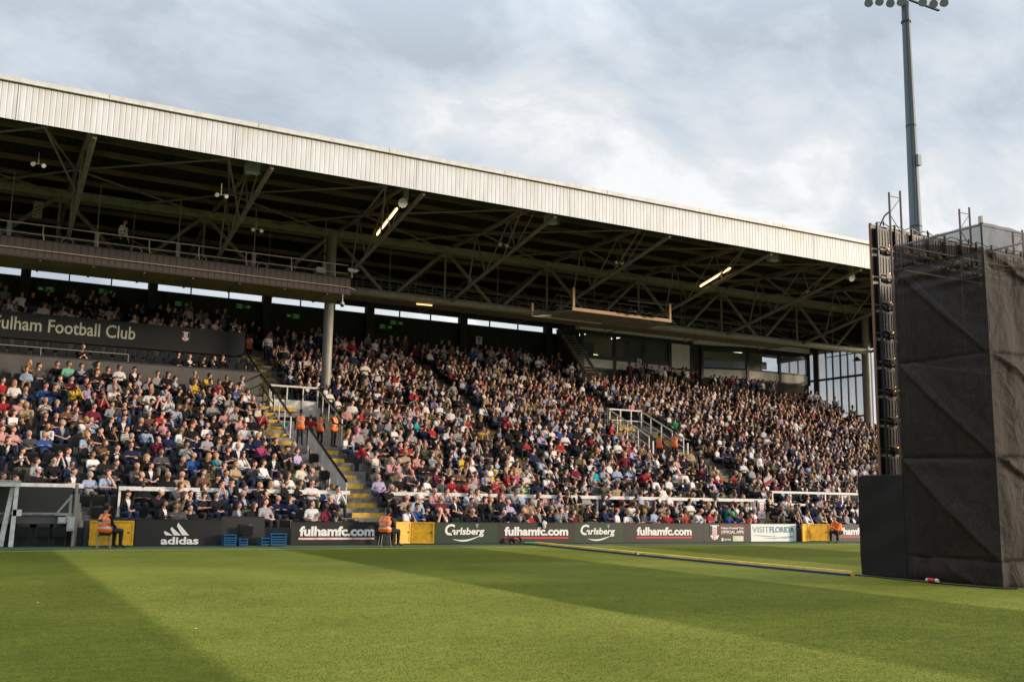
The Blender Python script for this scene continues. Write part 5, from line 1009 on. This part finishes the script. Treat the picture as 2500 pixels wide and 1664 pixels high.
DATA = """0,6.3,2,qk 0,6.8,-3,dk 0,7.3,-3,kk 0,8.9,1,dL 0,9.6,1,kL 0,10.0,2,gh 0,11.8,2,wh 0,12.3,1,mD 0,12.7,-1,kK 0,16.1,1,bK 0,16.6,0,kK 0,17.0,-2,k0 0,17.4,-2,q0 0,18.5,-4,k0 0,19.7,-4,k0 0,20.7,0,d0 0,21.1,1,kL 0,21.5,-2,r0 0,21.9,-1,kk 0,22.4,-2,kh 0,22.8,1,gh 0,23.2,1,kk 0,23.6,-4,mh 0,24.3,2,kk 0,24.8,-4,kh 0,25.2,1,nk 0,25.9,0,wO 0,26.5,-1,wy 0,27.0,-2,kh 0,27.9,1,lk 0,28.3,-2,kk 0,28.7,-2,rk 0,29.2,-2,k0 0,29.8,0,Rk 0,30.3,1,w0 0,31.2,0,rk 0,31.6,-3,k0 0,33.2,-2,wh 0,33.6,-1,rh 0,34.0,1,qg 0,36.5,1,kk 0,37.3,0,wh 0,38.3,2,gK 0,39.1,-1,qh 0,39.8,0,kh 0,40.2,0,gh 0,40.7,-1,qk 1,5.2,0,kK 1,6.1,2,kW 1,6.9,0,vL 1,7.3,1,nh 1,8.4,0,kk 1,9.4,1,jg 1,10.1,1,kk 1,10.7,-1,n0 1,11.1,-1,nL 1,12.7,0,k0 1,16.1,1,t0 1,16.5,0,lg 1,17.6,0,m0 1,18.2,1,q0 1,19.0,-2,hk 1,19.5,0,kk 1,19.9,-1,vy 1,20.4,2,kL 1,20.8,-1,u0 1,25.7,2,kL 1,28.1,-1,kY 1,29.1,-1,tC 1,29.9,-1,kh 1,30.7,1,wh 1,32.2,-2,qk 1,33.0,-2,eh 1,33.6,-1,qh 1,34.2,-1,kK 1,36.2,1,kk 1,36.6,-1,gh 1,37.8,0,l0 1,39.5,1,kh 1,39.9,0,gh 1,40.3,0,gh 2,1.1,2,kh 2,1.5,1,hh 2,5.8,-2,kD 2,6.9,-1,dh 2,7.4,-1,w0 2,7.9,-1,sL 2,8.6,0,lk 2,9.0,2,kK 2,9.5,-1,kh 2,10.0,2,ky 2,10.6,2,kY 2,11.2,2,kk 2,11.8,1,kh 2,12.2,2,wh 2,12.8,-2,nk 2,13.3,-2,wk 2,15.4,0,kg 2,15.9,-1,dh 2,17.0,1,wk 2,17.6,-1,p0 2,18.1,-1,gk 2,18.6,-1,wk 2,19.2,0,wh 2,19.7,0,wh 2,20.3,-2,kk 2,20.9,2,py 2,21.4,2,gC 2,22.0,-1,l0 2,22.5,-2,cL 2,23.2,-2,ph 2,23.7,-1,bh 2,24.8,2,kk 2,25.4,-2,gk 2,27.4,-1,rh 2,27.8,-1,hh 2,28.5,0,lh 2,29.1,-1,bh 2,30.2,0,fh 2,30.8,-1,kk 2,32.2,-1,kk 2,32.9,-1,qh 2,33.4,-1,kK 2,38.0,-1,tC 2,39.3,-1,dk 2,41.5,0,ng 3,2.3,-1,kW 3,3.4,-1,kh 3,4.0,-1,lg 3,4.6,-1,lh 3,5.8,-2,k0 3,6.8,-2,kg 3,7.3,-1,t0 3,8.2,1,hh 3,8.7,-2,kK 3,9.1,1,kh 3,11.0,1,wk 3,15.5,1,ug 3,16.4,1,kg 3,17.6,2,wh 3,18.4,0,dh 3,18.9,1,rK 3,19.4,1,rh 3,19.9,1,gh 3,20.6,1,kg 3,21.1,2,rK 3,21.6,0,dh 3,22.0,1,kk 3,22.4,-1,eh 3,23.2,1,nD 3,24.7,1,qK 3,25.4,1,dh 3,25.8,2,vk 3,26.4,1,dg 3,26.8,2,v0 3,30.4,0,wh 3,32.1,-2,kh 3,32.8,1,kh 4,2.3,-1,gh 4,2.8,-1,kk 4,3.4,-1,nk 4,4.6,1,kk 4,5.0,-2,kh 4,5.8,-2,d0 4,6.3,-2,qh 4,8.6,-2,vk 4,9.0,1,kh 4,9.5,1,ty 4,10.3,1,dk 4,10.7,1,wh 4,12.3,1,ch 4,12.8,-2,d0 4,15.4,2,dg 4,16.5,0,vh 4,18.5,2,mh 4,19.1,2,kC 4,19.6,1,hh 4,21.5,1,yV 4,22.1,1,rk 4,22.6,1,PY 4,25.3,2,kh 4,26.8,1,dh 4,27.7,2,l0 4,31.5,1,wh 4,33.0,1,fh 4,35.6,1,kK 5,1.7,-1,qk 5,2.9,-2,ch 5,3.4,-2,nh 5,4.3,-1,wh 5,5.1,2,kh 5,6.3,-2,kY 5,6.8,1,dh 5,7.5,-2,k0 5,8.1,-1,b0 5,8.5,1,kY 5,9.0,1,ay 5,10.0,1,wk 5,11.3,1,qh 5,16.6,1,py 5,17.0,0,pg 5,17.4,-1,dk 5,17.8,1,mL 5,18.2,1,kh 5,19.0,1,ky 5,20.3,0,kh 5,20.7,1,fL 5,22.6,2,tY 5,23.1,2,tL 5,23.6,-2,fh 5,24.7,2,wh 5,25.3,-2,k0 5,26.4,2,mk 5,27.5,0,ak 5,28.9,1,lk 5,29.5,1,lh 5,30.5,0,rk 5,30.9,0,kh 5,32.5,1,w0 5,33.2,0,wh 5,35.4,1,MW 5,36.2,1,ry 5,37.0,-2,kY 5,37.8,0,kh 5,38.4,-1,qh 6,1.2,-1,qh 6,4.1,-1,qh 6,4.5,2,hL 6,5.7,-1,nh 6,7.9,2,gk 6,9.7,-2,kh 6,10.1,2,kg 6,11.4,0,kk 6,11.9,1,kK 6,12.7,0,uh 6,16.3,-1,ch 6,16.9,1,gh 6,19.1,2,gh 6,20.0,0,nh 6,20.6,1,yk 6,21.1,1,fh 6,22.0,-1,vC 6,22.5,-2,kk 6,24.9,1,lh 6,26.1,1,kk 6,32.7,1,jh 6,33.1,1,wh 6,35.5,-1,vh 7,1.1,0,ph 7,1.5,0,pr 7,2.1,-1,dg 7,2.6,-2,by 7,4.1,-1,ly 7,4.5,2,kk 7,5.8,0,kg 7,6.8,-1,m0 7,7.3,1,nh 7,8.5,0,nk 7,8.9,2,gh 7,9.4,-1,kh 7,9.8,-1,dh 7,10.2,1,wy 7,10.7,1,nh 7,11.1,-2,Ph 7,11.8,2,kh 7,12.5,-1,dg 7,16.3,-2,fh 7,16.8,1,k0 7,17.7,2,kk 7,18.1,1,rh 7,19.1,1,vY 7,19.6,2,th 7,22.4,1,k0 7,23.2,0,kK 7,23.7,-1,wh 7,25.0,1,nk 7,26.0,-2,kh 7,27.8,-1,vk 7,29.6,0,tL 7,32.2,0,lY 7,32.7,1,wh 7,35.8,-2,k0 8,1.1,-1,kL 8,1.6,2,kL 8,2.7,-1,wL 8,3.2,0,ng 8,5.2,-1,kk 8,5.8,-1,sh 8,8.0,-1,wh 8,8.4,2,kh 8,9.6,-1,k0 8,15.4,1,wh 8,15.8,-1,kL 8,18.5,2,qk 8,19.0,-1,ch 8,19.4,0,nk 8,20.6,1,kk 8,21.0,-2,gg 8,21.5,-1,qg 8,22.1,-2,ck 8,29.0,-1,zy 8,30.2,-1,vK 8,30.9,1,mk 8,31.6,1,uh 8,35.7,1,tk 8,36.4,0,kg 9,1.1,0,kL 9,1.5,1,wh 9,2.7,0,kk 9,3.1,-1,ky 9,4.1,-1,wy 9,4.5,-1,lh 9,5.2,-1,kk 9,5.7,0,qk 9,6.4,-1,kg 9,6.9,-1,nk 9,7.4,-1,p0 9,8.1,-1,vh 9,8.5,1,kL 9,9.2,-1,w0 9,9.8,-1,kh 9,10.9,-1,wk 9,11.4,0,fk 9,12.0,1,vk 9,16.3,-1,g0 9,17.2,-1,sK 9,18.5,-1,k0 9,20.5,-1,qh 9,22.0,-2,k0 9,22.6,-1,gk 9,23.7,-2,kh 9,25.2,0,kh 9,25.6,-2,rh 9,30.8,0,wh 9,32.0,0,rk 10,2.0,1,ty 10,3.5,0,hk 10,3.9,-2,hL 10,4.5,1,mk 10,5.8,0,bk 10,6.9,-1,h0 10,7.4,-1,rk 10,7.9,-1,nh 10,9.2,-1,kk 10,9.7,-1,kk 10,10.9,-1,ph 10,11.4,0,kk 10,16.6,0,Ph 10,17.0,-2,gh 10,17.4,-1,kY 10,18.5,-2,wh 10,19.4,-1,kg 10,20.2,-1,nk 10,20.6,1,rk 10,21.5,-2,wk 10,22.0,-1,gh 10,23.3,2,yk 10,23.7,-1,dh 10,24.4,1,kh 10,25.0,2,kK 10,31.3,-1,kh 10,32.4,1,ph 10,33.0,-1,kg 11,1.1,-1,rh 11,1.5,-1,ph 11,2.7,0,cg 11,3.2,-1,ng 11,3.9,-1,kk 11,5.4,-1,gk 11,5.8,-1,dk 11,8.0,0,lh 11,8.5,0,kk 11,9.2,0,kh 11,10.3,-1,pL 11,10.8,-1,gy 11,11.5,-1,wg 11,12.0,-1,rk 11,16.6,1,vh 11,18.1,-1,dh 11,18.6,-1,gh 11,19.0,0,vh 11,20.1,0,ah 11,20.5,-1,rk 11,22.3,0,dh 11,26.0,-1,k0 11,30.8,-2,wh 11,31.3,-1,gk 11,32.4,-1,lh 11,33.0,-1,ph 12,2.0,0,nh 12,4.6,0,qk 12,5.1,0,rh 12,5.7,0,kk 12,6.4,0,jh 12,7.0,-1,wK 12,7.4,0,nk 12,7.9,0,wg 12,8.6,0,vh 12,9.0,-1,kD 12,10.0,-1,gh 12,10.8,-1,wg 12,11.5,-2,kh 12,12.2,-1,cg 12,16.6,1,pL 12,17.4,-1,rh 12,17.9,1,dh 12,18.5,1,ch 12,18.9,0,v0 12,19.3,1,ph 12,20.0,-1,lg 12,21.0,-1,th 12,21.6,-1,wk 12,22.1,-1,kh 12,22.9,2,lh 12,23.3,-2,rg 12,23.7,-1,kK 13,1.0,0,rh 13,1.5,-1,wY 13,2.7,-1,bh 13,3.1,-1,nh 13,3.9,0,yh 13,4.5,0,uh 13,5.2,0,mh 13,5.6,1,wg 13,6.2,-1,kL 13,6.8,0,vg 13,7.2,0,w0 13,8.0,0,wk 13,8.5,1,kk 13,9.6,0,q0 13,10.2,0,j0 13,10.9,0,gg 13,11.5,-1,kh 13,12.0,-1,kg 13,17.2,2,wh 13,22.8,0,wK 13,23.8,0,w0 13,25.5,0,dg 14,3.3,0,vh 14,3.9,0,mk 14,4.5,0,dh 14,5.1,0,qh 14,5.7,1,gh 14,6.3,0,dh 14,6.7,0,kk 14,7.3,0,kk 14,7.9,0,lh 14,9.1,-1,kg 14,9.6,-1,bk 14,10.1,0,kK 14,10.6,-1,wh 14,11.4,1,bC 14,11.9,0,wh 14,16.7,0,wk 14,18.0,-1,ky 14,18.5,-1,kh 14,19.0,-1,wh 14,20.7,-1,qh 14,21.1,-1,r0 14,21.7,0,wh 14,25.1,1,fh 14,25.6,0,kh 14,26.6,-1,lh 14,27.4,1,kk 15,5.0,1,kh 15,6.9,0,hh 15,8.6,1,dk 15,9.6,0,yy 15,10.2,1,dk 15,10.7,0,rk 15,11.3,0,kk 15,11.8,0,dk 15,16.5,0,wk 15,17.4,0,kk 15,19.5,0,nh 15,20.1,-1,dk 15,20.6,-1,kk 15,21.1,-1,lh 15,22.6,-1,uh 15,26.6,-1,w0 15,27.3,0,uh 16,2.0,1,vY 16,2.5,-1,dk 16,3.3,1,kh 16,3.8,1,Ah 16,4.4,0,jh 16,5.6,0,kk 16,6.1,1,wh 16,6.8,1,qK 16,7.9,-1,gh 16,8.4,-1,kL 16,9.7,1,dg 16,10.2,1,yk 16,11.3,0,kh 16,12.1,0,vh 16,21.7,0,rk 17,5.2,-1,vk"""
ppl = []
for t_ in DATA.split():
    a_, b2, c_, d2 = t_.split(','); ppl.append((int(a_), float(b2), int(c_)/10, d2[0], d2[1]))
occ = {}
for p in ppl: occ.setdefault(p[0], []).append(p[1])
def blk(x): return 'left' if x < 12.8 else 'middle' if x < 35 else 'right'
dist = lambda p: .475*p[1]+.88*rowY(p[0])
order = sorted(range(len(ppl)), key=lambda i: dist(ppl[i])); near = set(order[:285])
rn = random.Random(11); cnt = {}
stuffp = []     # (x, y, z, rz, pose, yi, stand, top, hair)
def pick_pose(r_): return r_.choices(SEAT_P, (30, 26, 14, 9, 6, 15))[0]
for i in sorted(range(len(ppl)), key=lambda i: (ppl[i][0], ppl[i][1])):
    k, x, dz, c, h = ppl[i]; key = (k, blk(x)); cnt[key] = cnt.get(key, 0)+1
    dz = max(-.13, min(.13, dz)); pose = pick_pose(rn); yi = rn.choices((0, 1, 2), (22, 48, 30))[0]; rz = rn.uniform(-.15, .7)
    y = rowY(k)+rn.uniform(-.03, .03); z = flr(k)+dz*.75
    if i in near:
        lb = f"{HN[h]} person in {CN.get(c, PAL[c][0]+' top')}, {ordw(k+1)} row, {blk(x)} block, {ordw(cnt[key])} from left"
        person(x, y, z, rz, pose, yi, c, h, lb, group='spectators seated in the stand', sc=rn.uniform(1.0, 1.12), wide=rn.uniform(1.0, 1.26), rnd=rn).rotation_euler = (rn.uniform(-.07, .05), rn.uniform(-.07, .07), rz)
    else: stuffp.append((x, y, z, rz, pose, yi, False, c, h, rn.uniform(1.02, 1.12)))
# random fill of the far and upper rows
def in_aisle(x, k):
    for x0, x1, k0, k1 in AIS:
        if x0-.22 < x < x1+.22 and k0-1 <= k <= k1: return True
    return any(a_-.3 < x < b_+.3 for a_, b_ in skips(k)) or (any(a_-.3 < x < b_+.3 for a_, b_ in skips(k+1)))
TOPW = ('k'*40+'d'*13+'n'*10+'w'*14+'g'*9+'q'*8+'f'*5+'r'*3+'m'*3+'l'*3+'h'*4+'v'*4+'t'*4+'c'*4+'p'*2+'u'+'b'+'j'*3+'s')
HW = 'k'*26+'h'*34+'y'*5+'g'*12+'0'*8+'L'*12+'Y'*7+'K'*3+'W'+'D'*3
cells = []
for k in range(NR):
    x = .1+(k % 2)*.26
    while x < 59.6:
        x += .535; xx = x+rn.uniform(-.08, .08)
        if in_aisle(xx, k): continue
        if k == 0 and xx > 35.0: pass
        if 6.6 < xx < 0: continue
        clump = math.sin(x*.9+k*1.7)+math.sin(x*2.3-k*.8); near_o = min([abs(xx-q) for q in occ.get(k, [])] or [9])
        d_ = .475*xx+.88*rowY(k)
        if xx < 13.3:
            if k <= 16: pr = .08 if near_o > .45 else 0
            elif k == 17: continue
            elif k == 18: pr = .7 if xx > 8.6 else (.25 if 2 < xx < 4.5 else 0)
            elif k == 21: continue
            elif k < 22: pr = 0
            else: pr = .72
            if xx < 4.2 and k < 2: pr = 0
        elif near_o < .40: pr = 0
        elif d_ < 46 and xx < 26: pr = .45
        elif xx < 41 and k < 12: pr = .72
        else: pr = .95
        if xx > 37.3 and k >= 24: pr = 0
        if xx > 48 and k >= 23: pr = 0
        if xx > 38 and k > 22 and rn.random() < .3: pr = 0
        if pr > .6: pr -= .10*(clump > 1.25)
        if rn.random() < pr:
            c = rn.choice(TOPW); h = rn.choice(HW); st_up = (k >= 24 and rn.random() < .5) or rn.random() < .02
            if xx < 13.3 and k == 18: c = rn.choice('qqkqjk')
            if xx < 13.3 and k > 21: c = rn.choice('kkdwgkc')
            zz_ = flr(k)+(.45 if xx < 13.3 and k == 18 else .9 if xx < 13.3 and k > 21 else 0)
            stuffp.append((xx, rowY(k)+rn.uniform(-.05, .05), zz_+rn.uniform(-.05, .05), rn.uniform(0, .45), rn.choice(STAND_P) if st_up else pick_pose(rn), rn.choices((0, 1, 2), (25, 45, 30))[0], st_up, c, h, rn.uniform(1.0, 1.11)))
        elif pr > 0 or (xx < 13.3 and k <= 20): cells.append((xx, k, near_o))
# people standing against the press boxes and rear wall
for x0, x1, y, n_ in ((41.6, 48.3, 59.3, 13), (48.6, 55.5, 58.6, 18), (14, 37, 61.6, 26), (56.4, 57.8, 56.8, 3)):
    for i in range(n_):
        x = x0+(x1-x0)*(i+.5)/n_+rn.uniform(-.15, .15); k = int((y-37.75+.62)/D0)
        stuffp.append((x, y+rn.uniform(-.15, .1), flr(min(k, NR-1)), rn.uniform(-.1, .4), rn.choice(STAND_P), rn.choice((0, 1)), True, rn.choice('kkdwqnrgjkm'), rn.choice(HW), rn.uniform(.94, 1.03)))
# one continuous mass for the farther spectators
pal_list = []; pal_idx = {}
def pi(m):
    if m.name not in pal_idx: pal_idx[m.name] = len(pal_list); pal_list.append(m)
    return pal_idx[m.name]
tri_cache = {}
def arrays(me, sl_):
    key = me.as_pointer()
    if key not in tri_cache:
        me.calc_loop_triangles(); n = len(me.loop_triangles); T = np.empty(n*3, dtype=np.int32); me.loop_triangles.foreach_get('vertices', T); pidx = np.empty(n, dtype=np.int32); me.loop_triangles.foreach_get('polygon_index', pidx)
        V_ = np.empty(len(me.vertices)*3); me.vertices.foreach_get('co', V_); tri_cache[key] = (V_.reshape(-1, 3), T.reshape(-1, 3), sl_[pidx])
    return tri_cache[key]
VV = []; TT = []; MM = []; off = 0
for (x, y, z, rz, pose, yi, stand, c, h, sc) in stuffp:
    me, sl_, hc = get_body(pose, yi, stand, 1); V_, T_, s_ = arrays(me, sl_)
    sk = skins[3] if h == 'D' else rn.choice((skins[0], skins[0], skins[1], skins[1], skins[2], skins[4])); top, inner, band, short = outfit(c, rn); lg = rn.choice((legs_m[0], legs_m[0], legs_m[1], legs_m[2]))
    lut = np.array([pi(m) for m in (sk, top, lg, shoe_m, inner, band, sk if short else top, top)])
    cs, sn = math.cos(rz), math.sin(rz); Rm = np.array([[cs, sn, 0], [-sn, cs, 0], [0, 0, 1]]); wv = np.array([sc*rn.uniform(1.0, 1.18), sc, sc])
    VV.append((V_*wv) @ Rm+(x, y, z)); TT.append(T_+off); MM.append(lut[s_]); off += len(V_)
    hk = {'L': ('l', 'h'), 'Y': ('l', 'y'), '0': ('b', 'h'), 'D': ('s', 'k'), 'K': ('c', 'h'), 'W': ('c', 'h'), 'C': ('c', 'g'), 'O': ('c', 'h'), 'V': ('h', 'h')}.get(h, ('s', h))
    hme, hsl = get_hair(hk[0], 1); V2, T2, s2 = arrays(hme, hsl); ya = YAWS[yi]; c2, s2_ = math.cos(ya), math.sin(ya); R2 = np.array([[c2, s2_, 0], [-s2_, c2, 0], [0, 0, 1]])
    lut = np.array([pi(capm[h] if h in capm else hairs[hk[1]]), pi(hairs[hk[1]])])
    VV.append(((V2 @ R2+hc)*wv) @ Rm+(x, y, z)); TT.append(T2+off); MM.append(lut[s2]); off += len(V2)
cr_o = rawmesh('crowd', np.concatenate(VV), np.concatenate(TT), np.concatenate(MM), pal_list, 3)
cr_o.data.polygons.foreach_set('use_smooth', [True]*len(cr_o.data.polygons))
tag(cr_o, 'dense mass of spectators filling the farther and upper rows of the stand', 'crowd', kind='stuff')
print('individuals', len(near), 'crowd', len(stuffp), 'tris', len(cr_o.data.polygons))
# seats: the empty ones you can see as things of their own, the rest as one mass
ind = 0; far = MB()
sb_low = MB().hexa([(-.2,.16,.44),(.2,.16,.44),(.2,.19,.44),(-.2,.19,.44),(-.18,.20,.80),(.18,.20,.80),(.18,.23,.80),(-.18,.23,.80)]); sb_low.hexa([(-.2,.02,.41),(.2,.02,.41),(.2,.1,.41),(-.2,.1,.41),(-.19,0,.73),(.19,0,.73),(.19,.05,.74),(-.19,.05,.74)])
cells.sort(key=lambda c: .475*c[0]+.88*rowY(c[1]))
for x, k, no in cells:
    raised = .45 if (x < 13.3 and 17 <= k <= 20) else .9 if (x < 13.3 and k > 21) else 0
    if (x < 4.0 and k < 2) or (k == 18 and x < 6.8): continue
    if ind < 240 and no > .33: seat(x, rowY(k), flr(k)+raised-.03); ind += 1
    else: far.add([(a+x, b+rowY(k), c+flr(k)+raised-.03) for a, b, c in sb_low.v], sb_low.f)
for i, (x, y, z, rz, pose, yi, stand, c, h, sc) in enumerate(stuffp):
    if not stand: far.add([(a+x, b+y+.05, c_+z-.03) for a, b, c_ in sb_low.v], sb_low.f)
tag(far.build('seat_rows', blackpl), 'rows of black folding seats beneath and between the farther spectators', 'seats', kind='stuff')
print('seats', ind)
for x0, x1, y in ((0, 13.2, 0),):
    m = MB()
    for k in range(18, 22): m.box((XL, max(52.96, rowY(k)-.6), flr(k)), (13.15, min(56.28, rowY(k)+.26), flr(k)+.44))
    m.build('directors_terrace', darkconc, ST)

# ---------------------------------------------------------------- people who stand apart
def stool(x, y, lb):
    t_ = thing('folding_stool', lb, 'stool', (x, y, 0), 'stools under the pitchside stewards')
    B((x-.19, y-.16, .40), (x+.19, y+.16, .44)).build('seat', steel_d, t_, bevel=.008)
    for a_ in (-1, 1):
        for b2 in (-1, 1): MB().tube((x+a_*.15, y+b2*.12, .40), (x+a_*.2, y+b2*.15, 0), .014, n=6).build('leg', mat('galvanised'  , (.3,.3,.26)), t_)
SG = 'stewards in orange'
stool(4.13, 35.55, 'folding stool under the steward by the left yellow gate'); stool(13.95, 35.6, 'folding stool under the steward hiding the end of the web address'); stool(37.35, 35.55, 'folding stool under the hooded orange steward at right')
p = person(4.13, 35.57, -.02, 2.0, 'lap', 0, 'k', 'k', 'steward in orange vest seated on a stool before the left yellow gate', vest=1, lod=2, group=SG, skin=skins[2], sc=1.14, wide=1.25)
bt = text('back_lettering', 'WISE', -.10, .10, .80, .87, 0, blackp, None, bold=.03); bt.parent = p; bt.rotation_euler = (0, 0, R(180)); bt.location = (0, .155, -.04)
person(13.95, 35.62, -.02, 1.8, 'chin', 0, 'k', 'k', 'steward in orange vest seated by the middle yellow gate, back turned', vest=1, lod=2, group=SG, skin=skins[3], sc=1.14, wide=1.25)
oj = person(37.35, 35.57, -.02, -1.3, 'elbows', 0, 'o', 'h', 'steward in bright orange coat leaning forward beside the right yellow gate', lod=2, group=SG, legs=legs_m[0], skin=skins[1], sc=1.05, wide=1.2)
for i in (1, 4, 5, 6, 7): oj.material_slots[i].material = orange_v
person(13.98, 47.35, 4.2, 2.7, 'down', 1, 'k', 'k', 'steward in orange vest with black cap standing left in the stairway entrance', True, vest=1, lod=2, group=SG, skin=skins[3])
person(15.52, 46.9, 4.15, .6, 'rail', 2, 'k', 'k', 'bearded steward in orange vest leaning on the right rail of the stairway', True, vest=1, lod=2, group=SG, skin=skins[4])
person(15.15, 47.9, 4.2, 2.3, 'down', 1, 'k', 'k', 'steward in orange vest half hidden behind the one at the right rail', True, vest=1, lod=2, group=SG, sc=.95)
person(14.55, 47.6, 4.1, 2.9, 'down', 0, 'r', 'h', 'person in red coat and blue jeans walking into the stairway entrance', True, lod=2, legs=legs_m[1], sc=.93)
person(15.55, 43.55, 2.55, 1.0, 'bend', 1, 'r', 'g', 'heavy man in red football shirt leaning over beside the yellow stairs', True, lod=2, legs=legs_m[0], wide=1.3, sc=1.04)
person(14.2, 59.6, flr(24)+.0, .1, 'down', 1, 'k', 'k', 'steward in orange vest standing at the top of the left stairs', True, vest=1, lod=2, group=SG, skin=skins[3])
person(37.0, 61.7, flr(26), .2, 'down', 1, 'k', 'h', 'distant steward in orange vest at the back by the press box stair', True, vest=1, lod=2, group=SG)
person(36.45, 47.2, 4.2, 2.2, 'rail', 1, 'k', 'k', 'steward in orange vest at the right rail of the smaller stairway', True, vest=1, lod=2, group=SG, skin=skins[3])
person(35.9, 47.9, 4.2, 2.2, 'down', 1, 'k', 'k', 'steward in orange vest behind another in the smaller stairway', True, vest=1, lod=2, group=SG, skin=skins[3], sc=.95)
person(37.45, 47.9, flr(11)-.1, .4, 'rail', 0, 'w', 'h', 'standing man in white polo shirt and jeans beside the white railings', True, lod=2, legs=legs_m[1], skin=skins[0], sc=1.02)
person(38.6, 49.9, flr(13), 2.9, 'down', 1, 'e', 'h', 'man in green shirt standing with his back to the pitch', True, lod=2)
person(25.0, 53.6, flr(17)+.05, .3, 'hips', 0, 'g', 'k', 'man in grey sweater and jeans standing with hands on hips', True, lod=2, legs=legs_m[1], skin=skins[0])
person(14.55, 52.6, flr(16), .3, 'down', 1, 'k', 'D', 'man in black tracksuit standing behind the white stairway parapet, left of the pillar', True, lod=2, sc=1.02)
person(15.15, 52.4, flr(16), .5, 'chin', 1, 'k', 'h', 'man in black jacket gesturing beside the pillar above the stairway', True, lod=2, skin=skins[1])
person(5.72, 51.2, 13.22, .9, 'down', 1, 'w', 'h', 'man in white shirt and black tie standing on the camera gantry', True, lod=2, legs=legs_m[0], skin=skins[1], sc=1.1, wide=1.25)
B((5.70, 51.03, 14.15), (5.76, 51.06, 14.6)).build('tie', blackp, None); tie = bpy.data.objects['tie']; tie['label'] = 'narrow black tie of the man on the camera gantry'; tie['category'] = 'tie'
person(14.42, 51.3, 12.75, .4, 'lap', 0, 'k', 'h', 'person in black tracksuit seated on the gantry near its right end', False, lod=2, skin=skins[1])
person(36.4, 40.3, flr(3)-.4, 2.6, 'down', 1, 'k', 'K', 'man in dark coat standing with his back turned beside the flags', True, lod=2, legs=legs_m[0], wide=1.25, sc=1.04)
person(15.75, 39.9, flr(2)+.05, .5, 'lap', 1, 'u', 'h', 'large man in lilac shirt sitting at the foot of the stairs', False, lod=2, legs=legs_m[0], wide=1.25, sc=1.08)
person(5.0, 38.9, flr(1)+.30, .25, 'lap', 1, 'l', 'g', 'heavy man in pale blue shirt and white trainers by the dugout', False, lod=2, legs=legs_m[0], wide=1.32, sc=1.08) if False else None
person(30.75, 36.5, -.32, 2.6, 'down', 0, 'k', 'L', 'long-haired person in black jacket standing right behind the shield crest board', True, lod=2, wide=1.1, sc=.9)
tg = thing('flag', 'black white and red striped flag with club crest hung on the barrier', 'flag', (35.3, 39.4, 1.2))
m = MB(); 
for i, mm in enumerate((blackp, letter, red_l)):
    q = MB(); n = 8
    for j in range(n): x = 34.75+j*.13; yy = 39.3+.03*math.sin(j*1.3); q.hexa([(x,yy,1.9-.28*(i+1)),(x+.13,yy+.01,1.9-.28*(i+1)),(x+.13,yy+.02,1.9-.28*(i+1)),(x,yy+.01,1.9-.28*(i+1)),(x,yy,1.899-.28*i),(x+.13,yy+.01,1.899-.28*i),(x+.13,yy+.02,1.899-.28*i),(x,yy+.01,1.899-.28*i)])
    q.build(['black_stripe', 'white_stripe', 'red_stripe'][i], mm, tg)
tg = thing('flag', 'small black and red flag waved to the right of the standing man', 'flag', (37.1, 40.2, 2.7))
MB().hexa([(36.9,40.1,2.65),(37.45,40.2,2.9),(37.45,40.22,2.9),(36.9,40.12,2.65),(36.87,40.1,2.845),(37.42,40.2,3.1),(37.42,40.22,3.1),(36.87,40.12,2.845)]).build('red_stripe', mat('flag_red', (.25, .008, .015), .8), tg); MB().hexa([(36.85,40.1,2.86),(37.5,40.2,3.16),(37.5,40.22,3.16),(36.85,40.12,2.86),(36.8,40.1,3.05),(37.45,40.2,3.3),(37.45,40.22,3.3),(36.8,40.12,3.05)]).build('black_stripe', blackp, tg)
cb_ = thing('crest_banner', 'white banner with red chevron crest beside the flag', 'banner', (35.95, 39.3, 1.3)); B((35.65, 39.30, 1.05), (36.15, 39.32, 2.0)).build('cloth', letter, cb_); crest(35.9, 1.15, 1.9, 39.3, cb_)
# grass tufts
bladeF = np.arange(nb*3).reshape(-1, 3)
go = rawmesh('grass', V.reshape(-1, 3), bladeF, None, [blade_m], 3); tag(go, 'short mown grass of the pitch in front of the stand', 'grass', kind='stuff')
